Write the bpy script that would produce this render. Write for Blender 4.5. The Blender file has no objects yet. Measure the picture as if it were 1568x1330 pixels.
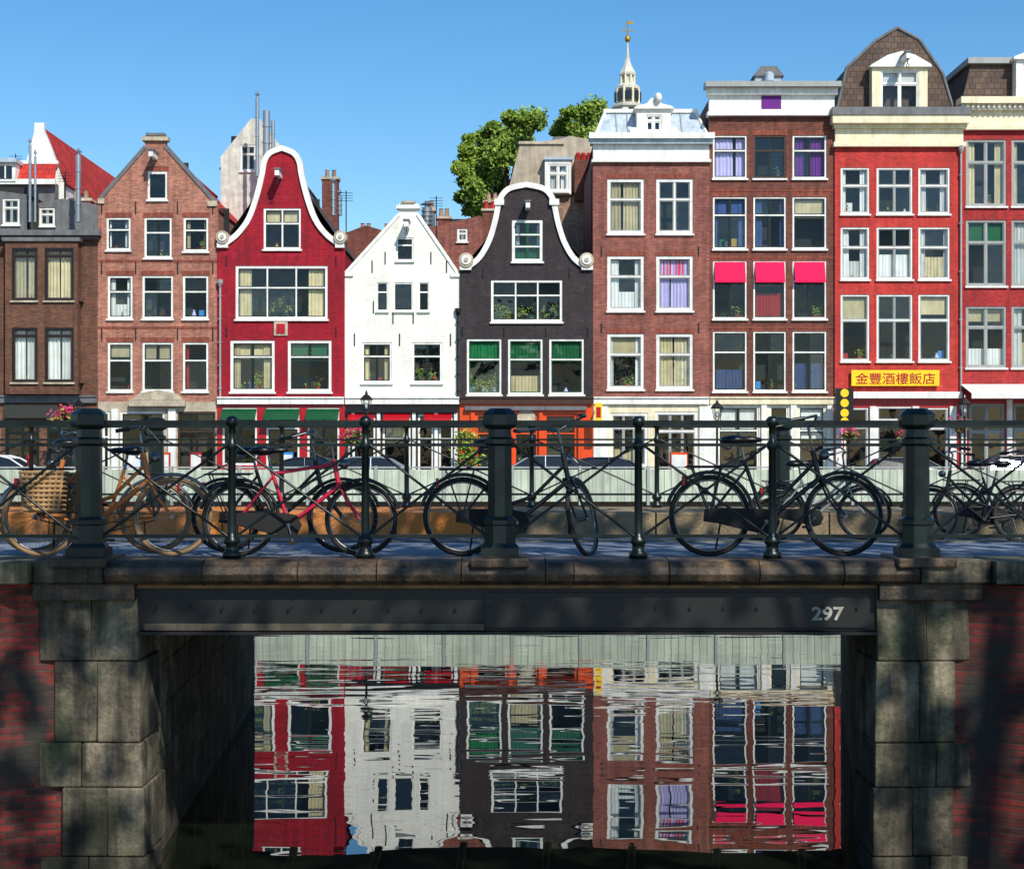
import bpy, math, random
from mathutils import Vector, Matrix
from mathutils.geometry import tessellate_polygon
random.seed(11)
S=bpy.context.scene
# ---------------------------------------------------------------- materials
def lin(c):
    return tuple(((v/255)/12.92 if v/255<=0.04045 else ((v/255+0.055)/1.055)**2.4) for v in c)+(1,)
def newmat(name):
    m=bpy.data.materials.new(name); m.use_nodes=True
    nt=m.node_tree; b=nt.nodes["Principled BSDF"]
    return m,nt,b
def N(nt,t,**kw):
    n=nt.nodes.new(t)
    for k,v in kw.items(): setattr(n,k,v)
    return n
def L(nt,a,b): nt.links.new(a,b)
def mixc(nt,fac,a,b,blend='MIX'):
    n=nt.nodes.new('ShaderNodeMix'); n.data_type='RGBA'; n.blend_type=blend
    for sock,val in ((n.inputs[0],fac),(n.inputs[6],a),(n.inputs[7],b)):
        if hasattr(val,'type') and hasattr(val,'links'): L(nt,val,sock)
        else: sock.default_value=val
    return n.outputs[2]
def pos(nt,sx=1,sy=1,sz=1):
    g=N(nt,'ShaderNodeNewGeometry'); mp=N(nt,'ShaderNodeMapping')
    mp.inputs['Scale'].default_value=(sx,sy,sz); L(nt,g.outputs['Position'],mp.inputs[0]); return mp.outputs[0]
def noise(nt,vec,scale,detail=4,rough=.55):
    n=N(nt,'ShaderNodeTexNoise'); n.inputs['Scale'].default_value=scale; n.inputs['Detail'].default_value=detail
    n.inputs['Roughness'].default_value=rough
    L(nt,vec,n.inputs['Vector']); return n.outputs['Fac']
def ramp(nt,fac,p0,c0,p1,c1):
    r=N(nt,'ShaderNodeValToRGB'); e=r.color_ramp.elements
    e[0].position=p0; e[0].color=c0; e[1].position=p1; e[1].color=c1
    L(nt,fac,r.inputs[0]); return r.outputs[0]
def g(v): return (v,v,v,1)
def bump(nt,b,h,strength=.3,dist=.01):
    n=N(nt,'ShaderNodeBump'); n.inputs['Strength'].default_value=strength; n.inputs['Distance'].default_value=dist
    L(nt,h,n.inputs['Height']); L(nt,n.outputs[0],b.inputs['Normal'])
def paint(name,col,rough=.55,var=.15,scale=2.5,streak=True,metal=0,island=0):
    m,nt,b=newmat(name)
    c=lin(col)
    f=noise(nt,pos(nt),scale,5)
    o=mixc(nt,1.0,c,ramp(nt,f,.3,g(1-var),.7,g(1+var*.4)),'MULTIPLY')
    if streak:
        f2=noise(nt,pos(nt,6,6,.5),1.3,3)
        o=mixc(nt,1.0,o,ramp(nt,f2,.35,g(1-var*.8),.6,g(1)),'MULTIPLY')
    if island:
        ge=N(nt,'ShaderNodeNewGeometry')
        o=mixc(nt,1.0,o,ramp(nt,ge.outputs['Random Per Island'],0,g(1-island),1,g(1+island*.5)),'MULTIPLY')
    L(nt,o,b.inputs['Base Color']); b.inputs['Roughness'].default_value=rough; b.inputs['Metallic'].default_value=metal
    bump(nt,b,f,.15,.01)
    return m
def brick(name,c1,c2,mort,w=.21,h=.066,ms=.009,var=.4,bmp=.5,extra=None,rough=.85,repair=None):
    m,nt,b=newmat(name)
    ge=N(nt,'ShaderNodeNewGeometry'); sp=N(nt,'ShaderNodeSeparateXYZ'); L(nt,ge.outputs['Position'],sp.inputs[0])
    ad=N(nt,'ShaderNodeMath',operation='ADD'); L(nt,sp.outputs[0],ad.inputs[0]); L(nt,sp.outputs[1],ad.inputs[1])
    cb=N(nt,'ShaderNodeCombineXYZ'); L(nt,ad.outputs[0],cb.inputs[0]); L(nt,sp.outputs[2],cb.inputs[1])
    br=N(nt,'ShaderNodeTexBrick'); L(nt,cb.outputs[0],br.inputs['Vector'])
    br.inputs['Scale'].default_value=1; br.inputs['Brick Width'].default_value=w; br.inputs['Row Height'].default_value=h
    br.inputs['Mortar Size'].default_value=ms; br.inputs['Mortar Smooth'].default_value=.3
    br.inputs['Color1'].default_value=lin(c1); br.inputs['Color2'].default_value=lin(c2); br.inputs['Mortar'].default_value=lin(mort)
    f=noise(nt,pos(nt),.8,7,.68)
    o=mixc(nt,1.0,br.outputs['Color'],ramp(nt,f,.3,g(1-var),.66,g(1.1)),'MULTIPLY')
    f2=noise(nt,pos(nt,5,5,.35),1.0,4)
    o=mixc(nt,1.0,o,ramp(nt,f2,.36,g(1-var*.7),.58,g(1)),'MULTIPLY')
    f4=noise(nt,pos(nt,4.8,4.8,15),1.0,2,.7)
    o=mixc(nt,1.0,o,ramp(nt,f4,.34,g(1-var*.7),.66,g(1+var*.35)),'MULTIPLY')
    if repair:
        f6=noise(nt,pos(nt,.7,.7,1.1),1.6,6,.75)
        o=mixc(nt,ramp(nt,f6,.58,g(0),.68,g(.5)),o,lin(repair))
    if extra:
        f3=noise(nt,pos(nt),1.3,4)
        o=mixc(nt,ramp(nt,f3,.52,g(0),.62,g(1)),o,lin(extra))
    L(nt,o,b.inputs['Base Color']); b.inputs['Roughness'].default_value=rough
    bump(nt,b,br.outputs['Fac'],bmp,-.006)
    return m
def tile(name,c1,c2,axis='y'):
    m,nt,b=newmat(name)
    ge=N(nt,'ShaderNodeNewGeometry'); sp=N(nt,'ShaderNodeSeparateXYZ'); L(nt,ge.outputs['Position'],sp.inputs[0])
    cb=N(nt,'ShaderNodeCombineXYZ'); L(nt,sp.outputs[1 if axis=='y' else 0],cb.inputs[0]); L(nt,sp.outputs[2],cb.inputs[1])
    br=N(nt,'ShaderNodeTexBrick'); L(nt,cb.outputs[0],br.inputs['Vector']); br.offset=0 if axis=='y' else .5
    br.inputs['Scale'].default_value=1; br.inputs['Brick Width'].default_value=.26; br.inputs['Row Height'].default_value=.24
    br.inputs['Mortar Size'].default_value=.025 if axis=='y' else .014; br.inputs['Mortar Smooth'].default_value=1
    br.inputs['Color1'].default_value=lin(c1); br.inputs['Color2'].default_value=lin(c2)
    br.inputs['Mortar'].default_value=tuple(v*.5 for v in lin(c1)[:3])+(1,)
    f=noise(nt,pos(nt),1.1,6,.65)
    o=mixc(nt,1.0,br.outputs['Color'],ramp(nt,f,.3,g(.55),.7,g(1.1)),'MULTIPLY')
    L(nt,o,b.inputs['Base Color']); b.inputs['Roughness'].default_value=.8
    bump(nt,b,br.outputs['Fac'],.8,-.03)
    return m
def stone(name,col,col2,moss=None,scale=2.0,rough=.85,island=.25):
    m,nt,b=newmat(name)
    f=noise(nt,pos(nt),scale,7,.65)
    o=mixc(nt,ramp(nt,f,.35,g(0),.65,g(1)),lin(col),lin(col2))
    if moss:
        f3=noise(nt,pos(nt),1.4,6,.65)
        o=mixc(nt,ramp(nt,f3,.46,g(0),.62,g(.9)),o,lin(moss))
        f5=noise(nt,pos(nt,7,7,.7),1.0,5,.6)
        o=mixc(nt,1.0,o,ramp(nt,f5,.38,g(.35),.6,g(1.05)),'MULTIPLY')
        # damp, dark band towards the waterline
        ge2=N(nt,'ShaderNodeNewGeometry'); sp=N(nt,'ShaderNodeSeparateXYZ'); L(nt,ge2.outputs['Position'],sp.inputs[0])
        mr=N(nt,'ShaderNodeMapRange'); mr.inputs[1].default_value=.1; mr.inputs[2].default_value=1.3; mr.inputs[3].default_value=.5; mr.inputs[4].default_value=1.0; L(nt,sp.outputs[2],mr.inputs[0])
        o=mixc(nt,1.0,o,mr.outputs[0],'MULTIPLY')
    ge=N(nt,'ShaderNodeNewGeometry')
    o=mixc(nt,1.0,o,ramp(nt,ge.outputs['Random Per Island'],0,g(1-island),1,g(1+island)),'MULTIPLY')
    f4=noise(nt,pos(nt),28,5,.7)
    o=mixc(nt,1.0,o,ramp(nt,f4,.3,g(.65),.6,g(1.05)),'MULTIPLY')
    L(nt,o,b.inputs['Base Color']); b.inputs['Roughness'].default_value=rough
    ad=N(nt,'ShaderNodeMath',operation='ADD'); L(nt,f,ad.inputs[0]); L(nt,f4,ad.inputs[1])
    bump(nt,b,ad.outputs[0],.6,.025)
    return m
def glassmat():
    m,nt,b=newmat('window_glass'); nt.nodes.remove(b)
    tr=N(nt,'ShaderNodeBsdfTransparent'); tr.inputs[0].default_value=(.92,.96,.95,1)
    gl=N(nt,'ShaderNodeBsdfGlossy'); gl.inputs['Roughness'].default_value=.02
    lw=N(nt,'ShaderNodeLayerWeight'); lw.inputs[0].default_value=.3
    ma=N(nt,'ShaderNodeMath',operation='MULTIPLY_ADD'); L(nt,lw.outputs['Facing'],ma.inputs[0]); ma.inputs[1].default_value=.3
    ge=N(nt,'ShaderNodeNewGeometry'); mr=N(nt,'ShaderNodeMapRange'); mr.inputs[3].default_value=.015; mr.inputs[4].default_value=.085
    L(nt,ge.outputs['Random Per Island'],mr.inputs[0]); L(nt,mr.outputs[0],ma.inputs[2])
    n=noise(nt,pos(nt),.9,2); bp=N(nt,'ShaderNodeBump'); bp.inputs['Strength'].default_value=.3; bp.inputs['Distance'].default_value=.08
    L(nt,n,bp.inputs['Height']); L(nt,bp.outputs[0],gl.inputs['Normal'])
    mx=N(nt,'ShaderNodeMixShader'); L(nt,ma.outputs[0],mx.inputs[0]); L(nt,tr.outputs[0],mx.inputs[1]); L(nt,gl.outputs[0],mx.inputs[2])
    L(nt,mx.outputs[0],nt.nodes['Material Output'].inputs[0]); return m
def interior():
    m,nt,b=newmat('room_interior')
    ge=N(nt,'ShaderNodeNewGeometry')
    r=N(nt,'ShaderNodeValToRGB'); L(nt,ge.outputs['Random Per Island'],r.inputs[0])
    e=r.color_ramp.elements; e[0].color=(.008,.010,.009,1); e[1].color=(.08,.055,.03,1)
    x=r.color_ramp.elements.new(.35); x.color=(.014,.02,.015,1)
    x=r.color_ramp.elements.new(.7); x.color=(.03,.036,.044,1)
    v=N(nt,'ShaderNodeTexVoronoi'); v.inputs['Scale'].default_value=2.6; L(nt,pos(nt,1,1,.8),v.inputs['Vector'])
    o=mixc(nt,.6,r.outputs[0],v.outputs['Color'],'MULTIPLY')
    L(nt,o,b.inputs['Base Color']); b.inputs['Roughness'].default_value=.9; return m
def leafmat(name,c0,c1,c2):
    m,nt,b=newmat(name)
    ge=N(nt,'ShaderNodeNewGeometry')
    r=N(nt,'ShaderNodeValToRGB'); L(nt,ge.outputs['Random Per Island'],r.inputs[0])
    e=r.color_ramp.elements; e[0].color=c0; e[1].color=c2; x=e.new(.5); x.color=c1
    L(nt,r.outputs[0],b.inputs['Base Color']); b.inputs['Roughness'].default_value=.6
    return m
M={}
M['glass']=glassmat(); M['room']=interior()
M['white']=paint('white_paint',(238,238,230),.45,.2)
M['cream']=paint('cream_paint',(238,226,190),.5,.2)
M['whitewall']=brick('white_painted_brick',(242,242,230),(236,235,222),(224,223,210),var=.12,bmp=.3)
M['dkgreen']=paint('dark_green_paint',(12,28,22),.3,.2)
M['green']=paint('green_paint',(10,78,46),.35,.2)
M['blackp']=paint('black_paint',(14,14,15),.35,.2)
M['brownp']=paint('brown_paint',(70,42,30),.4,.2)
M['orangep']=paint('orange_paint',(226,76,14),.4,.2)
M['redp']=paint('red_paint',(178,8,26),.4,.2)
M['pinkp']=paint('pink_paint',(186,18,58),.4,.1)
M['bluep']=paint('blue_paint',(50,140,210),.4,.1)
M['greyp']=paint('grey_paint',(156,160,156),.5,.15)
M['yellowp']=paint('yellow_paint',(250,206,6),.45,.08)
M['goldp']=paint('gold_paint',(200,150,40),.3,.1,metal=.6)
M['b1']=brick('brown_brick',(126,80,58),(96,60,44),(108,84,66))
M['b2']=brick('pink_brown_brick',(198,130,106),(166,100,82),(172,138,118),repair=(182,132,110))
M['b3']=brick('crimson_painted_brick',(178,2,38),(156,2,32),(134,2,28),var=.34,bmp=.5,repair=(190,30,60))
M['b5']=brick('black_painted_brick',(62,53,55),(50,43,46),(42,36,39),var=.36,bmp=.5,repair=(78,68,68))
M['b6']=brick('plum_brown_brick',(166,94,80),(134,70,60),(142,106,94),repair=(156,100,86))
M['b7']=brick('dark_brown_brick',(138,72,54),(102,52,40),(118,82,70),repair=(134,88,72))
M['b8']=brick('coral_painted_brick',(214,62,52),(192,50,44),(174,54,48),var=.32,repair=(216,90,78))
M['b9']=brick('dark_red_brick',(190,46,46),(160,34,36),(150,50,48),var=.34,repair=(190,68,64))
M['bt']=brick('tan_brick',(190,150,120),(160,122,98),(170,150,130))
M['lint']=brick('lintel_brick',(172,84,60),(138,60,44),(122,80,66),w=.07,h=.22,ms=.01)
M['tred']=tile('red_roof_tiles',(212,50,32),(178,38,26))
M['tredx']=tile('red_front_tiles',(206,50,34),(174,38,28),'x')
M['tdark']=tile('dark_roof_tiles',(92,84,82),(68,62,64))
M['tdarkx']=tile('brown_roof_tiles',(108,88,74),(84,68,60),'x')
M['lead']=paint('lead_roofing',(178,194,206),.5,.25)
M['leaddark']=paint('weathered_zinc',(108,110,112),.6,.3)
M['tan']=paint('tan_plaster',(182,168,146),.8,.3)
M['pale']=paint('pale_plaster',(212,210,196),.8,.3)
M['gstone']=stone('sandstone',(156,144,122),(204,192,168),island=.1)
M['cW']=paint('white_curtain',(230,230,226),.9,.15,island=.3)
M['cC']=paint('cream_blind',(210,194,152),.9,.2,island=.4)
M['cP']=paint('pink_curtain',(240,8,80),.9,.1,island=.1)
M['cG']=paint('green_blind',(14,108,60),.9,.15,island=.4)
M['cL']=paint('lavender_curtain',(206,194,240),.9,.1,island=.1)
M['cV']=paint('purple_curtain',(112,40,140),.9,.1,island=.3)
M['cB']=paint('blue_curtain',(56,84,140),.9,.15,island=.4)
M['cR']=paint('red_curtain',(190,16,24),.9,.15,island=.4)
M['leafin']=leafmat('houseplant_leaves',(.03,.09,.01,1),(.12,.22,.02,1),(.36,.36,.05,1))
M['leaf']=leafmat('tree_leaves',(.055,.12,.010,1),(.15,.25,.022,1),(.30,.39,.05,1))
M['leafd']=leafmat('elm_leaves',(.02,.05,.01,1),(.05,.09,.015,1),(.09,.13,.03,1))
M['flower']=leafmat('flowers',(.7,.02,.05,1),(.6,.02,.2,1),(.05,.12,.02,1))
M['bark']=stone('bark',(70,58,46),(95,82,66),scale=6)
M['chrome']=paint('chrome',(120,120,120),.4,.05,metal=1,streak=False)
M['steel']=paint('galvanised_pipe',(170,176,180),.35,.1,metal=.7)
M['rubber']=paint('tyre_rubber',(14,14,15),.75,.1,streak=False)
M['tanrub']=paint('tan_tyre',(136,108,76),.7,.1,streak=False)
M['rust']=paint('orange_frame',(190,112,50),.4,.2,streak=False)
M['wicker']=paint('wicker',(166,132,90),.8,.3,scale=20,streak=False)
M['iron']=paint('green_black_iron',(6,24,20),.36,.35,scale=8)
M['beam']=paint('bridge_steel',(11,11,9),.55,.3,scale=4)
M['rustline']=paint('ochre_steel_edge',(136,102,56),.6,.5,scale=6)
M['flange']=paint('worn_flange',(88,82,66),.6,.6,scale=5)
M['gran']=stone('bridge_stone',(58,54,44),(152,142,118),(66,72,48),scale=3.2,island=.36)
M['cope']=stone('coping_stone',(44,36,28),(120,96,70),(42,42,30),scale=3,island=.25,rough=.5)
M['bb']=brick('bridge_brick',(146,50,42),(64,40,36),(80,70,60),w=.215,h=.062,ms=.007,var=.55,bmp=.8,extra=(46,44,38))
M['qb']=brick('quay_brick',(124,92,68),(96,70,54),(100,88,72))
M['far']=stone('sunlit_ochre_kerb_stone',(214,128,50),(176,116,64),scale=1.2,island=.15)  # orange of the sunlit kerb stretch is put into the stone colour
M['farg']=stone('tan_kerb_stone',(120,106,82),(156,136,104),scale=1.2,island=.2)
M['cobble']=brick('clinker_paving',(84,92,106),(66,74,88),(52,56,64),w=.2,h=.1,ms=.008,bmp=.4)
M['pave']=stone('pavement_slabs',(94,104,120),(130,138,150),scale=1.5,island=0)
M['asph']=stone('asphalt',(60,62,66),(76,78,82),scale=3,island=0)
M['barrier']=paint('pale_barrier_panel',(194,204,182),.55,.3,scale=1.2,island=.15)
M['carw']=paint('white_car_paint',(222,224,226),.2,.03,streak=False)
M['cars']=paint('silver_car_paint',(140,148,156),.25,.03,metal=.4,streak=False)
M['carb']=paint('dark_car_paint',(36,42,56),.2,.03,streak=False)
M['carglass']=paint('car_glass',(30,36,42),.08,.02,streak=False)
M['text']=paint('stencil_paint',(176,176,162),.7,.45,scale=14)
def cobble_fix(m):
    nt=m.node_tree
    for n in nt.nodes:
        if n.type=='TEX_BRICK':
            for l in list(n.inputs['Vector'].links): nt.links.remove(l)
            L(nt,pos(nt),n.inputs['Vector'])
cobble_fix(M['cobble'])
# ---------------------------------------------------------------- mesh builder
class MB:
    def __init__(s): s.v=[];s.f=[];s.m=[];s.mats=[];s.sm=[];s.T=None
    def mi(s,k):
        mt=M[k] if isinstance(k,str) else k
        if mt not in s.mats: s.mats.append(mt)
        return s.mats.index(mt)
    def av(s,pts):
        i=len(s.v)
        for p in pts:
            p=Vector(p)
            if s.T is not None: p=s.T@p
            s.v.append(p[:])
        return i
    def face(s,pts,mat,sm=False):
        i=s.av(pts); s.f.append(list(range(i,i+len(pts)))); s.m.append(s.mi(mat)); s.sm.append(sm)
    def faces(s,pts,fs,mat,sm=False):
        i=s.av(pts); k=s.mi(mat)
        for f in fs: s.f.append([i+a for a in f]); s.m.append(k); s.sm.append(sm)
    def box(s,x0,x1,y0,y1,z0,z1,mat):
        s.faces([(x0,y0,z0),(x1,y0,z0),(x1,y1,z0),(x0,y1,z0),(x0,y0,z1),(x1,y0,z1),(x1,y1,z1),(x0,y1,z1)],
            [(0,3,2,1),(4,5,6,7),(0,1,5,4),(1,2,6,5),(2,3,7,6),(3,0,4,7)],mat)
    def prism(s,poly,y0,y1,mat):
        n=len(poly); pts=[(x,y0,z) for x,z in poly]+[(x,y1,z) for x,z in poly]
        tr=tessellate_polygon([[Vector((x,z,0)) for x,z in poly]])
        fs=[tuple(t) for t in tr]+[tuple(a+n for a in reversed(t)) for t in tr]
        fs+=[(i,(i+1)%n,(i+1)%n+n,i+n) for i in range(n)]
        s.faces(pts,fs,mat)
    def vprism(s,poly,z0,z1,mat):
        n=len(poly); pts=[(x,y,z0) for x,y in poly]+[(x,y,z1) for x,y in poly]
        tr=tessellate_polygon([[Vector((x,y,0)) for x,y in poly]])
        fs=[tuple(reversed(t)) for t in tr]+[tuple(a+n for a in t) for t in tr]
        fs+=[(i,(i+1)%n,(i+1)%n+n,i+n) for i in range(n)]
        s.faces(pts,fs,mat)
    def xprism(s,poly,x0,x1,mat,sm=False):
        n=len(poly); pts=[(x0,y,z) for y,z in poly]+[(x1,y,z) for y,z in poly]
        fs=[tuple(range(n)),tuple(reversed(range(n,2*n)))]
        fs+=[(i,(i+1)%n,(i+1)%n+n,i+n) for i in range(n)]
        s.faces(pts,fs,mat,sm)
    def tube(s,p0,p1,r,mat,n=7,r2=None,cap=True):
        p0=Vector(p0);p1=Vector(p1);d=p1-p0
        if d.length<1e-6: return
        d.normalize(); a=d.orthogonal().normalized(); b=d.cross(a); r2=r if r2 is None else r2
        pts=[]
        for P,R in ((p0,r),(p1,r2)):
            for i in range(n):
                t=2*math.pi*i/n; pts.append(P+a*R*math.cos(t)+b*R*math.sin(t))
        fs=[(i,(i+1)%n,(i+1)%n+n,i+n) for i in range(n)]
        s.faces(pts,fs,mat,True)
        if cap: s.face(pts[:n][::-1],mat); s.face(pts[n:],mat)
    def path(s,pts,r,mat,n=6):
        for a,b in zip(pts,pts[1:]): s.tube(a,b,r,mat,n)
    def torus(s,c,R,r,mat,n=36,k=6,a0=0,a1=2*math.pi):
        c=Vector(c); pts=[]; full=abs(a1-a0-2*math.pi)<1e-4; cnt=n if full else n+1
        for i in range(cnt):
            t=a0+(a1-a0)*i/n
            for j in range(k):
                u=2*math.pi*j/k; rr=R+r*math.cos(u)
                pts.append(c+Vector((rr*math.cos(t),r*math.sin(u),rr*math.sin(t))))
        fs=[]
        for i in range(n):
            i2=(i+1)%cnt
            for j in range(k):
                fs.append((i*k+j,i2*k+j,i2*k+(j+1)%k,i*k+(j+1)%k))
        s.faces(pts,fs,mat,True)
    def lathe(s,c,prof,mat,n=12,sm=False,rot=0):
        c=Vector(c); pts=[]
        for r,z in prof:
            for i in range(n):
                t=2*math.pi*i/n+rot; pts.append(c+Vector((r*math.cos(t),r*math.sin(t),z)))
        fs=[]
        for a in range(len(prof)-1):
            for i in range(n): fs.append((a*n+i,a*n+(i+1)%n,(a+1)*n+(i+1)%n,(a+1)*n+i))
        fs.append(tuple(reversed(range(n)))); fs.append(tuple(range((len(prof)-1)*n,len(prof)*n)))
        s.faces(pts,fs,mat,sm)
    def blob(s,c,rx,ry,rz,mat):
        pr=[(math.sin(math.pi*i/6),-math.cos(math.pi*i/6)) for i in range(7)]
        c=Vector(c);pts=[];n=9
        for r,z in pr:
            for i in range(n):
                t=2*math.pi*i/n; pts.append(c+Vector((rx*max(r,.01)*math.cos(t),ry*max(r,.01)*math.sin(t),rz*z)))
        s.faces(pts,[(a*n+i,a*n+(i+1)%n,(a+1)*n+(i+1)%n,(a+1)*n+i) for a in range(6) for i in range(n)],mat,True)
    def leaves(s,c,rad,n,size,mat):
        for _ in range(n):
            p=Vector(c)+Vector((random.gauss(0,rad[0]*.5),random.gauss(0,rad[1]*.5),random.gauss(0,rad[2]*.5)))
            a=Vector((random.gauss(0,1),random.gauss(0,1),random.gauss(0,1))).normalized(); b=a.orthogonal().normalized()
            sz=size*random.uniform(.6,1.3)
            s.face([p-a*sz,p-b*sz*.6,p+a*sz,p+b*sz*.6],mat)
    def obj(s,name,parent=None,bevel=0):
        me=bpy.data.meshes.new(name); me.from_pydata(s.v,[],s.f)
        for mt in s.mats: me.materials.append(mt)
        me.polygons.foreach_set('material_index',s.m); me.polygons.foreach_set('use_smooth',s.sm)
        me.update()
        o=bpy.data.objects.new(name,me); S.collection.objects.link(o)
        if parent: o.parent=parent
        if bevel:
            b=o.modifiers.new('bevel','BEVEL'); b.width=bevel; b.segments=2
        return o
def empty(name):
    e=bpy.data.objects.new(name,None); S.collection.objects.link(e); return e
# ---------------------------------------------------------------- facade elevation: survey units of 1/37.19 m
K=37.19; FY=64.0; EYE=3.8
def U(a,Y=FY): return (a-784)*Y/2380
def V(b,Y=FY): return EYE+(696-b)*Y/2380
def rect(x0,y0,x1,y1,Y=FY): return [(U(x0,Y),V(y1,Y)),(U(x1,Y),V(y1,Y)),(U(x1,Y),V(y0,Y)),(U(x0,Y),V(y0,Y))]
def facade(mb,outline,holes,y,mat,th=.3,rev=.12,revmat=None):
    loops=[[Vector((x,z,0)) for x,z in outline]]+[[Vector((x,z,0)) for x,z in h] for h in holes]
    flat=[p for l in loops for p in l]
    tr=tessellate_polygon(loops)
    fs=[]
    for t in tr:
        a,b,c=[flat[i] for i in t]
        fs.append(tuple(t) if (b-a).cross(c-a).z>0 else tuple(reversed(t)))
    mb.faces([(p.x,y,p.y) for p in flat],fs,mat)
    n=len(outline)
    for i in range(n):
        (xa,za),(xb,zb)=outline[i],outline[(i+1)%n]
        mb.face([(xa,y,za),(xb,y,zb),(xb,y+th,zb),(xa,y+th,za)],mat)
    for h in holes:
        for i in range(len(h)):
            (xa,za),(xb,zb)=h[i],h[(i+1)%len(h)]
            mb.face([(xa,y,za),(xb,y,zb),(xb,y+rev,zb),(xa,y+rev,za)],revmat or mat)
def ring(mb,x0,x1,z0,z1,w,ya,yb,mat,bottom=None):
    bw=w if bottom is None else bottom
    mb.box(x0,x0+w,ya,yb,z0,z1,mat); mb.box(x1-w,x1,ya,yb,z0,z1,mat)
    mb.box(x0+w,x1-w,ya,yb,z1-w,z1,mat); mb.box(x0+w,x1-w,ya,yb,z0,z0+bw,mat)
def curtain(mb,xa,xb,za,zb,y,mat,amp=.035):
    n=max(4,int((xb-xa)/.07)); pts=[]; x=xa
    for i in range(n+1):
        x=xa+(xb-xa)*(i+(random.uniform(-.3,.3) if 0<i<n else 0))/n; yy=y+amp*(i%2)+random.uniform(-.012,.012)
        pts.append((x,yy,za))
    pts+= [(p[0]*.96+.04*(xa+xb)/2,p[1],zb) for p in pts]
    mb.faces(pts,[(i,i+1,i+n+2,i+n+1) for i in range(n)],mat)
def window(W,a,b,c,d,y,fr='white',sash='dkgreen',cols=1,rows=(.33,),cur='',sill='white',fw=.085,Y=FY,mull=None):
    x0,x1,z1,z0=U(a,Y),U(c,Y),V(b,Y),V(d,Y)
    F,G,I=W; mull=mull or sash
    ring(F,x0,x1,z0,z1,fw,y+.03,y+.13,fr)
    i0,i1,j0,j1=x0+fw,x1-fw,z0+fw,z1-fw
    w,h=i1-i0,j1-j0
    zs=[j0]+sorted([j1-r*h for r in rows])+[j1]
    hb=.03
    for z in zs[1:-1]: F.box(i0,i1,y+.04,y+.12,z-hb,z+hb,fr)
    mf=.03 if mull==fr else .012
    xs=[i0+w*k/cols for k in range(cols+1)]
    for k in range(1,cols): F.box(xs[k]-mf,xs[k]+mf,y+.046,y+.115,j0,j1,mull)
    for k in range(cols):
        for q in range(len(zs)-1):
            xa=xs[k]+(mf if k else 0); xb=xs[k+1]-(mf if k<cols-1 else 0)
            za=zs[q]+(hb if q else 0); zb=zs[q+1]-(hb if q<len(zs)-2 else 0)
            ring(F,xa,xb,za,zb,.042,y+.06+.012*(q%2),y+.11,sash)
            G.face([(xa,y+.088+.006*(q%2),za),(xb,y+.088+.006*(q%2),za),(xb,y+.088+.006*(q%2),zb),(xa,y+.088+.006*(q%2),zb)],'glass')
    yy=y+.7+random.random()*.8
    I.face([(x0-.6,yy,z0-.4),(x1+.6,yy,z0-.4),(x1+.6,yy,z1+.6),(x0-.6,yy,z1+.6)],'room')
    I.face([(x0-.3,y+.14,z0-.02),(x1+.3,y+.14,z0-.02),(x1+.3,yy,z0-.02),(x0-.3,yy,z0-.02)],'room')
    if w>.7:
        for _ in range(random.choice((0,1,2,3,4))):
            px=random.uniform(i0+.1,i1-.1); k=random.choice(('cW','cC','brownp','bluep','redp','goldp','cL','cG')); hh=random.uniform(.12,.35)
            r_=random.random()
            if r_<.4: I.lathe((px,y+.32,j0-.03),[(.05,0),(.09,hh*.4),(.04,hh*.8),(.06,hh)],k,8)
            elif r_<.7: I.box(px-.12,px+.12,y+.34,y+.38,j0-.03,j0+hh*1.3,k)
            else:
                I.lathe((px,y+.32,j0-.03),[(.06,0),(.09,.14)],'orangep',8); I.leaves((px,y+.3,j0+.25),(.16,.06,.22),24,.055,'leafin')
    k=0
    while k<len(cur):
        t=cur[k]
        if t=='x':
            for _ in range(6): I.leaves((random.uniform(i0,i1),y+.28,j0+h*random.uniform(.05,.35)),(.18,.05,.25),26,.06,'leafin')
            k+=1; continue
        m='c'+cur[k+1]; k+=2; yc=y+.15+.02*k
        if t=='s':
            s1=random.uniform(.10,.30); s2=random.uniform(.10,.30)
            curtain(I,i0-.05,i0+w*s1,j0-.05,j1+.05,yc,m); curtain(I,i1-w*s2,i1+.05,j0-.05,j1+.05,yc,m)
        elif t=='t':
            f=random.uniform(.22,.45); I.face([(i0-.05,yc,j1-h*f),(i1+.05,yc,j1-h*f),(i1+.05,yc,j1+.05),(i0-.05,yc,j1+.05)],m)
        elif t=='f':
            gp=i0+w*random.uniform(.35,.65); curtain(I,i0-.05,gp-.02,j0-.05,j1+.05,yc,m,.05); curtain(I,gp+random.uniform(0,.12),i1+.05,j0-.05,j1+.05,yc+.01,m,.05)
        elif t=='b': curtain(I,i0-.05,i1+.05,j0-.05,j0+h*random.uniform(.3,.5),yc,m)
        elif t=='u': curtain(I,i0-.05,i1+.05,j1-h*.36,j1+.05,yc-.02,m)
        elif t=='a': # small outside drop awning in the head of the window
            zt,zb=j1+.02,j1-h*.34
            F.face([(i0,y+.02,zt),(i1,y+.02,zt),(i1,y-.22,zb),(i0,y-.22,zb)],m); F.face([(i0,y-.222,zb),(i1,y-.222,zb),(i1,y-.222,zb-.08),(i0,y-.222,zb-.08)],m)
    if sill: F.box(x0-.05,x1+.05,y-.09,y+.022,z0-.075,z0-.002,sill)
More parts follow.
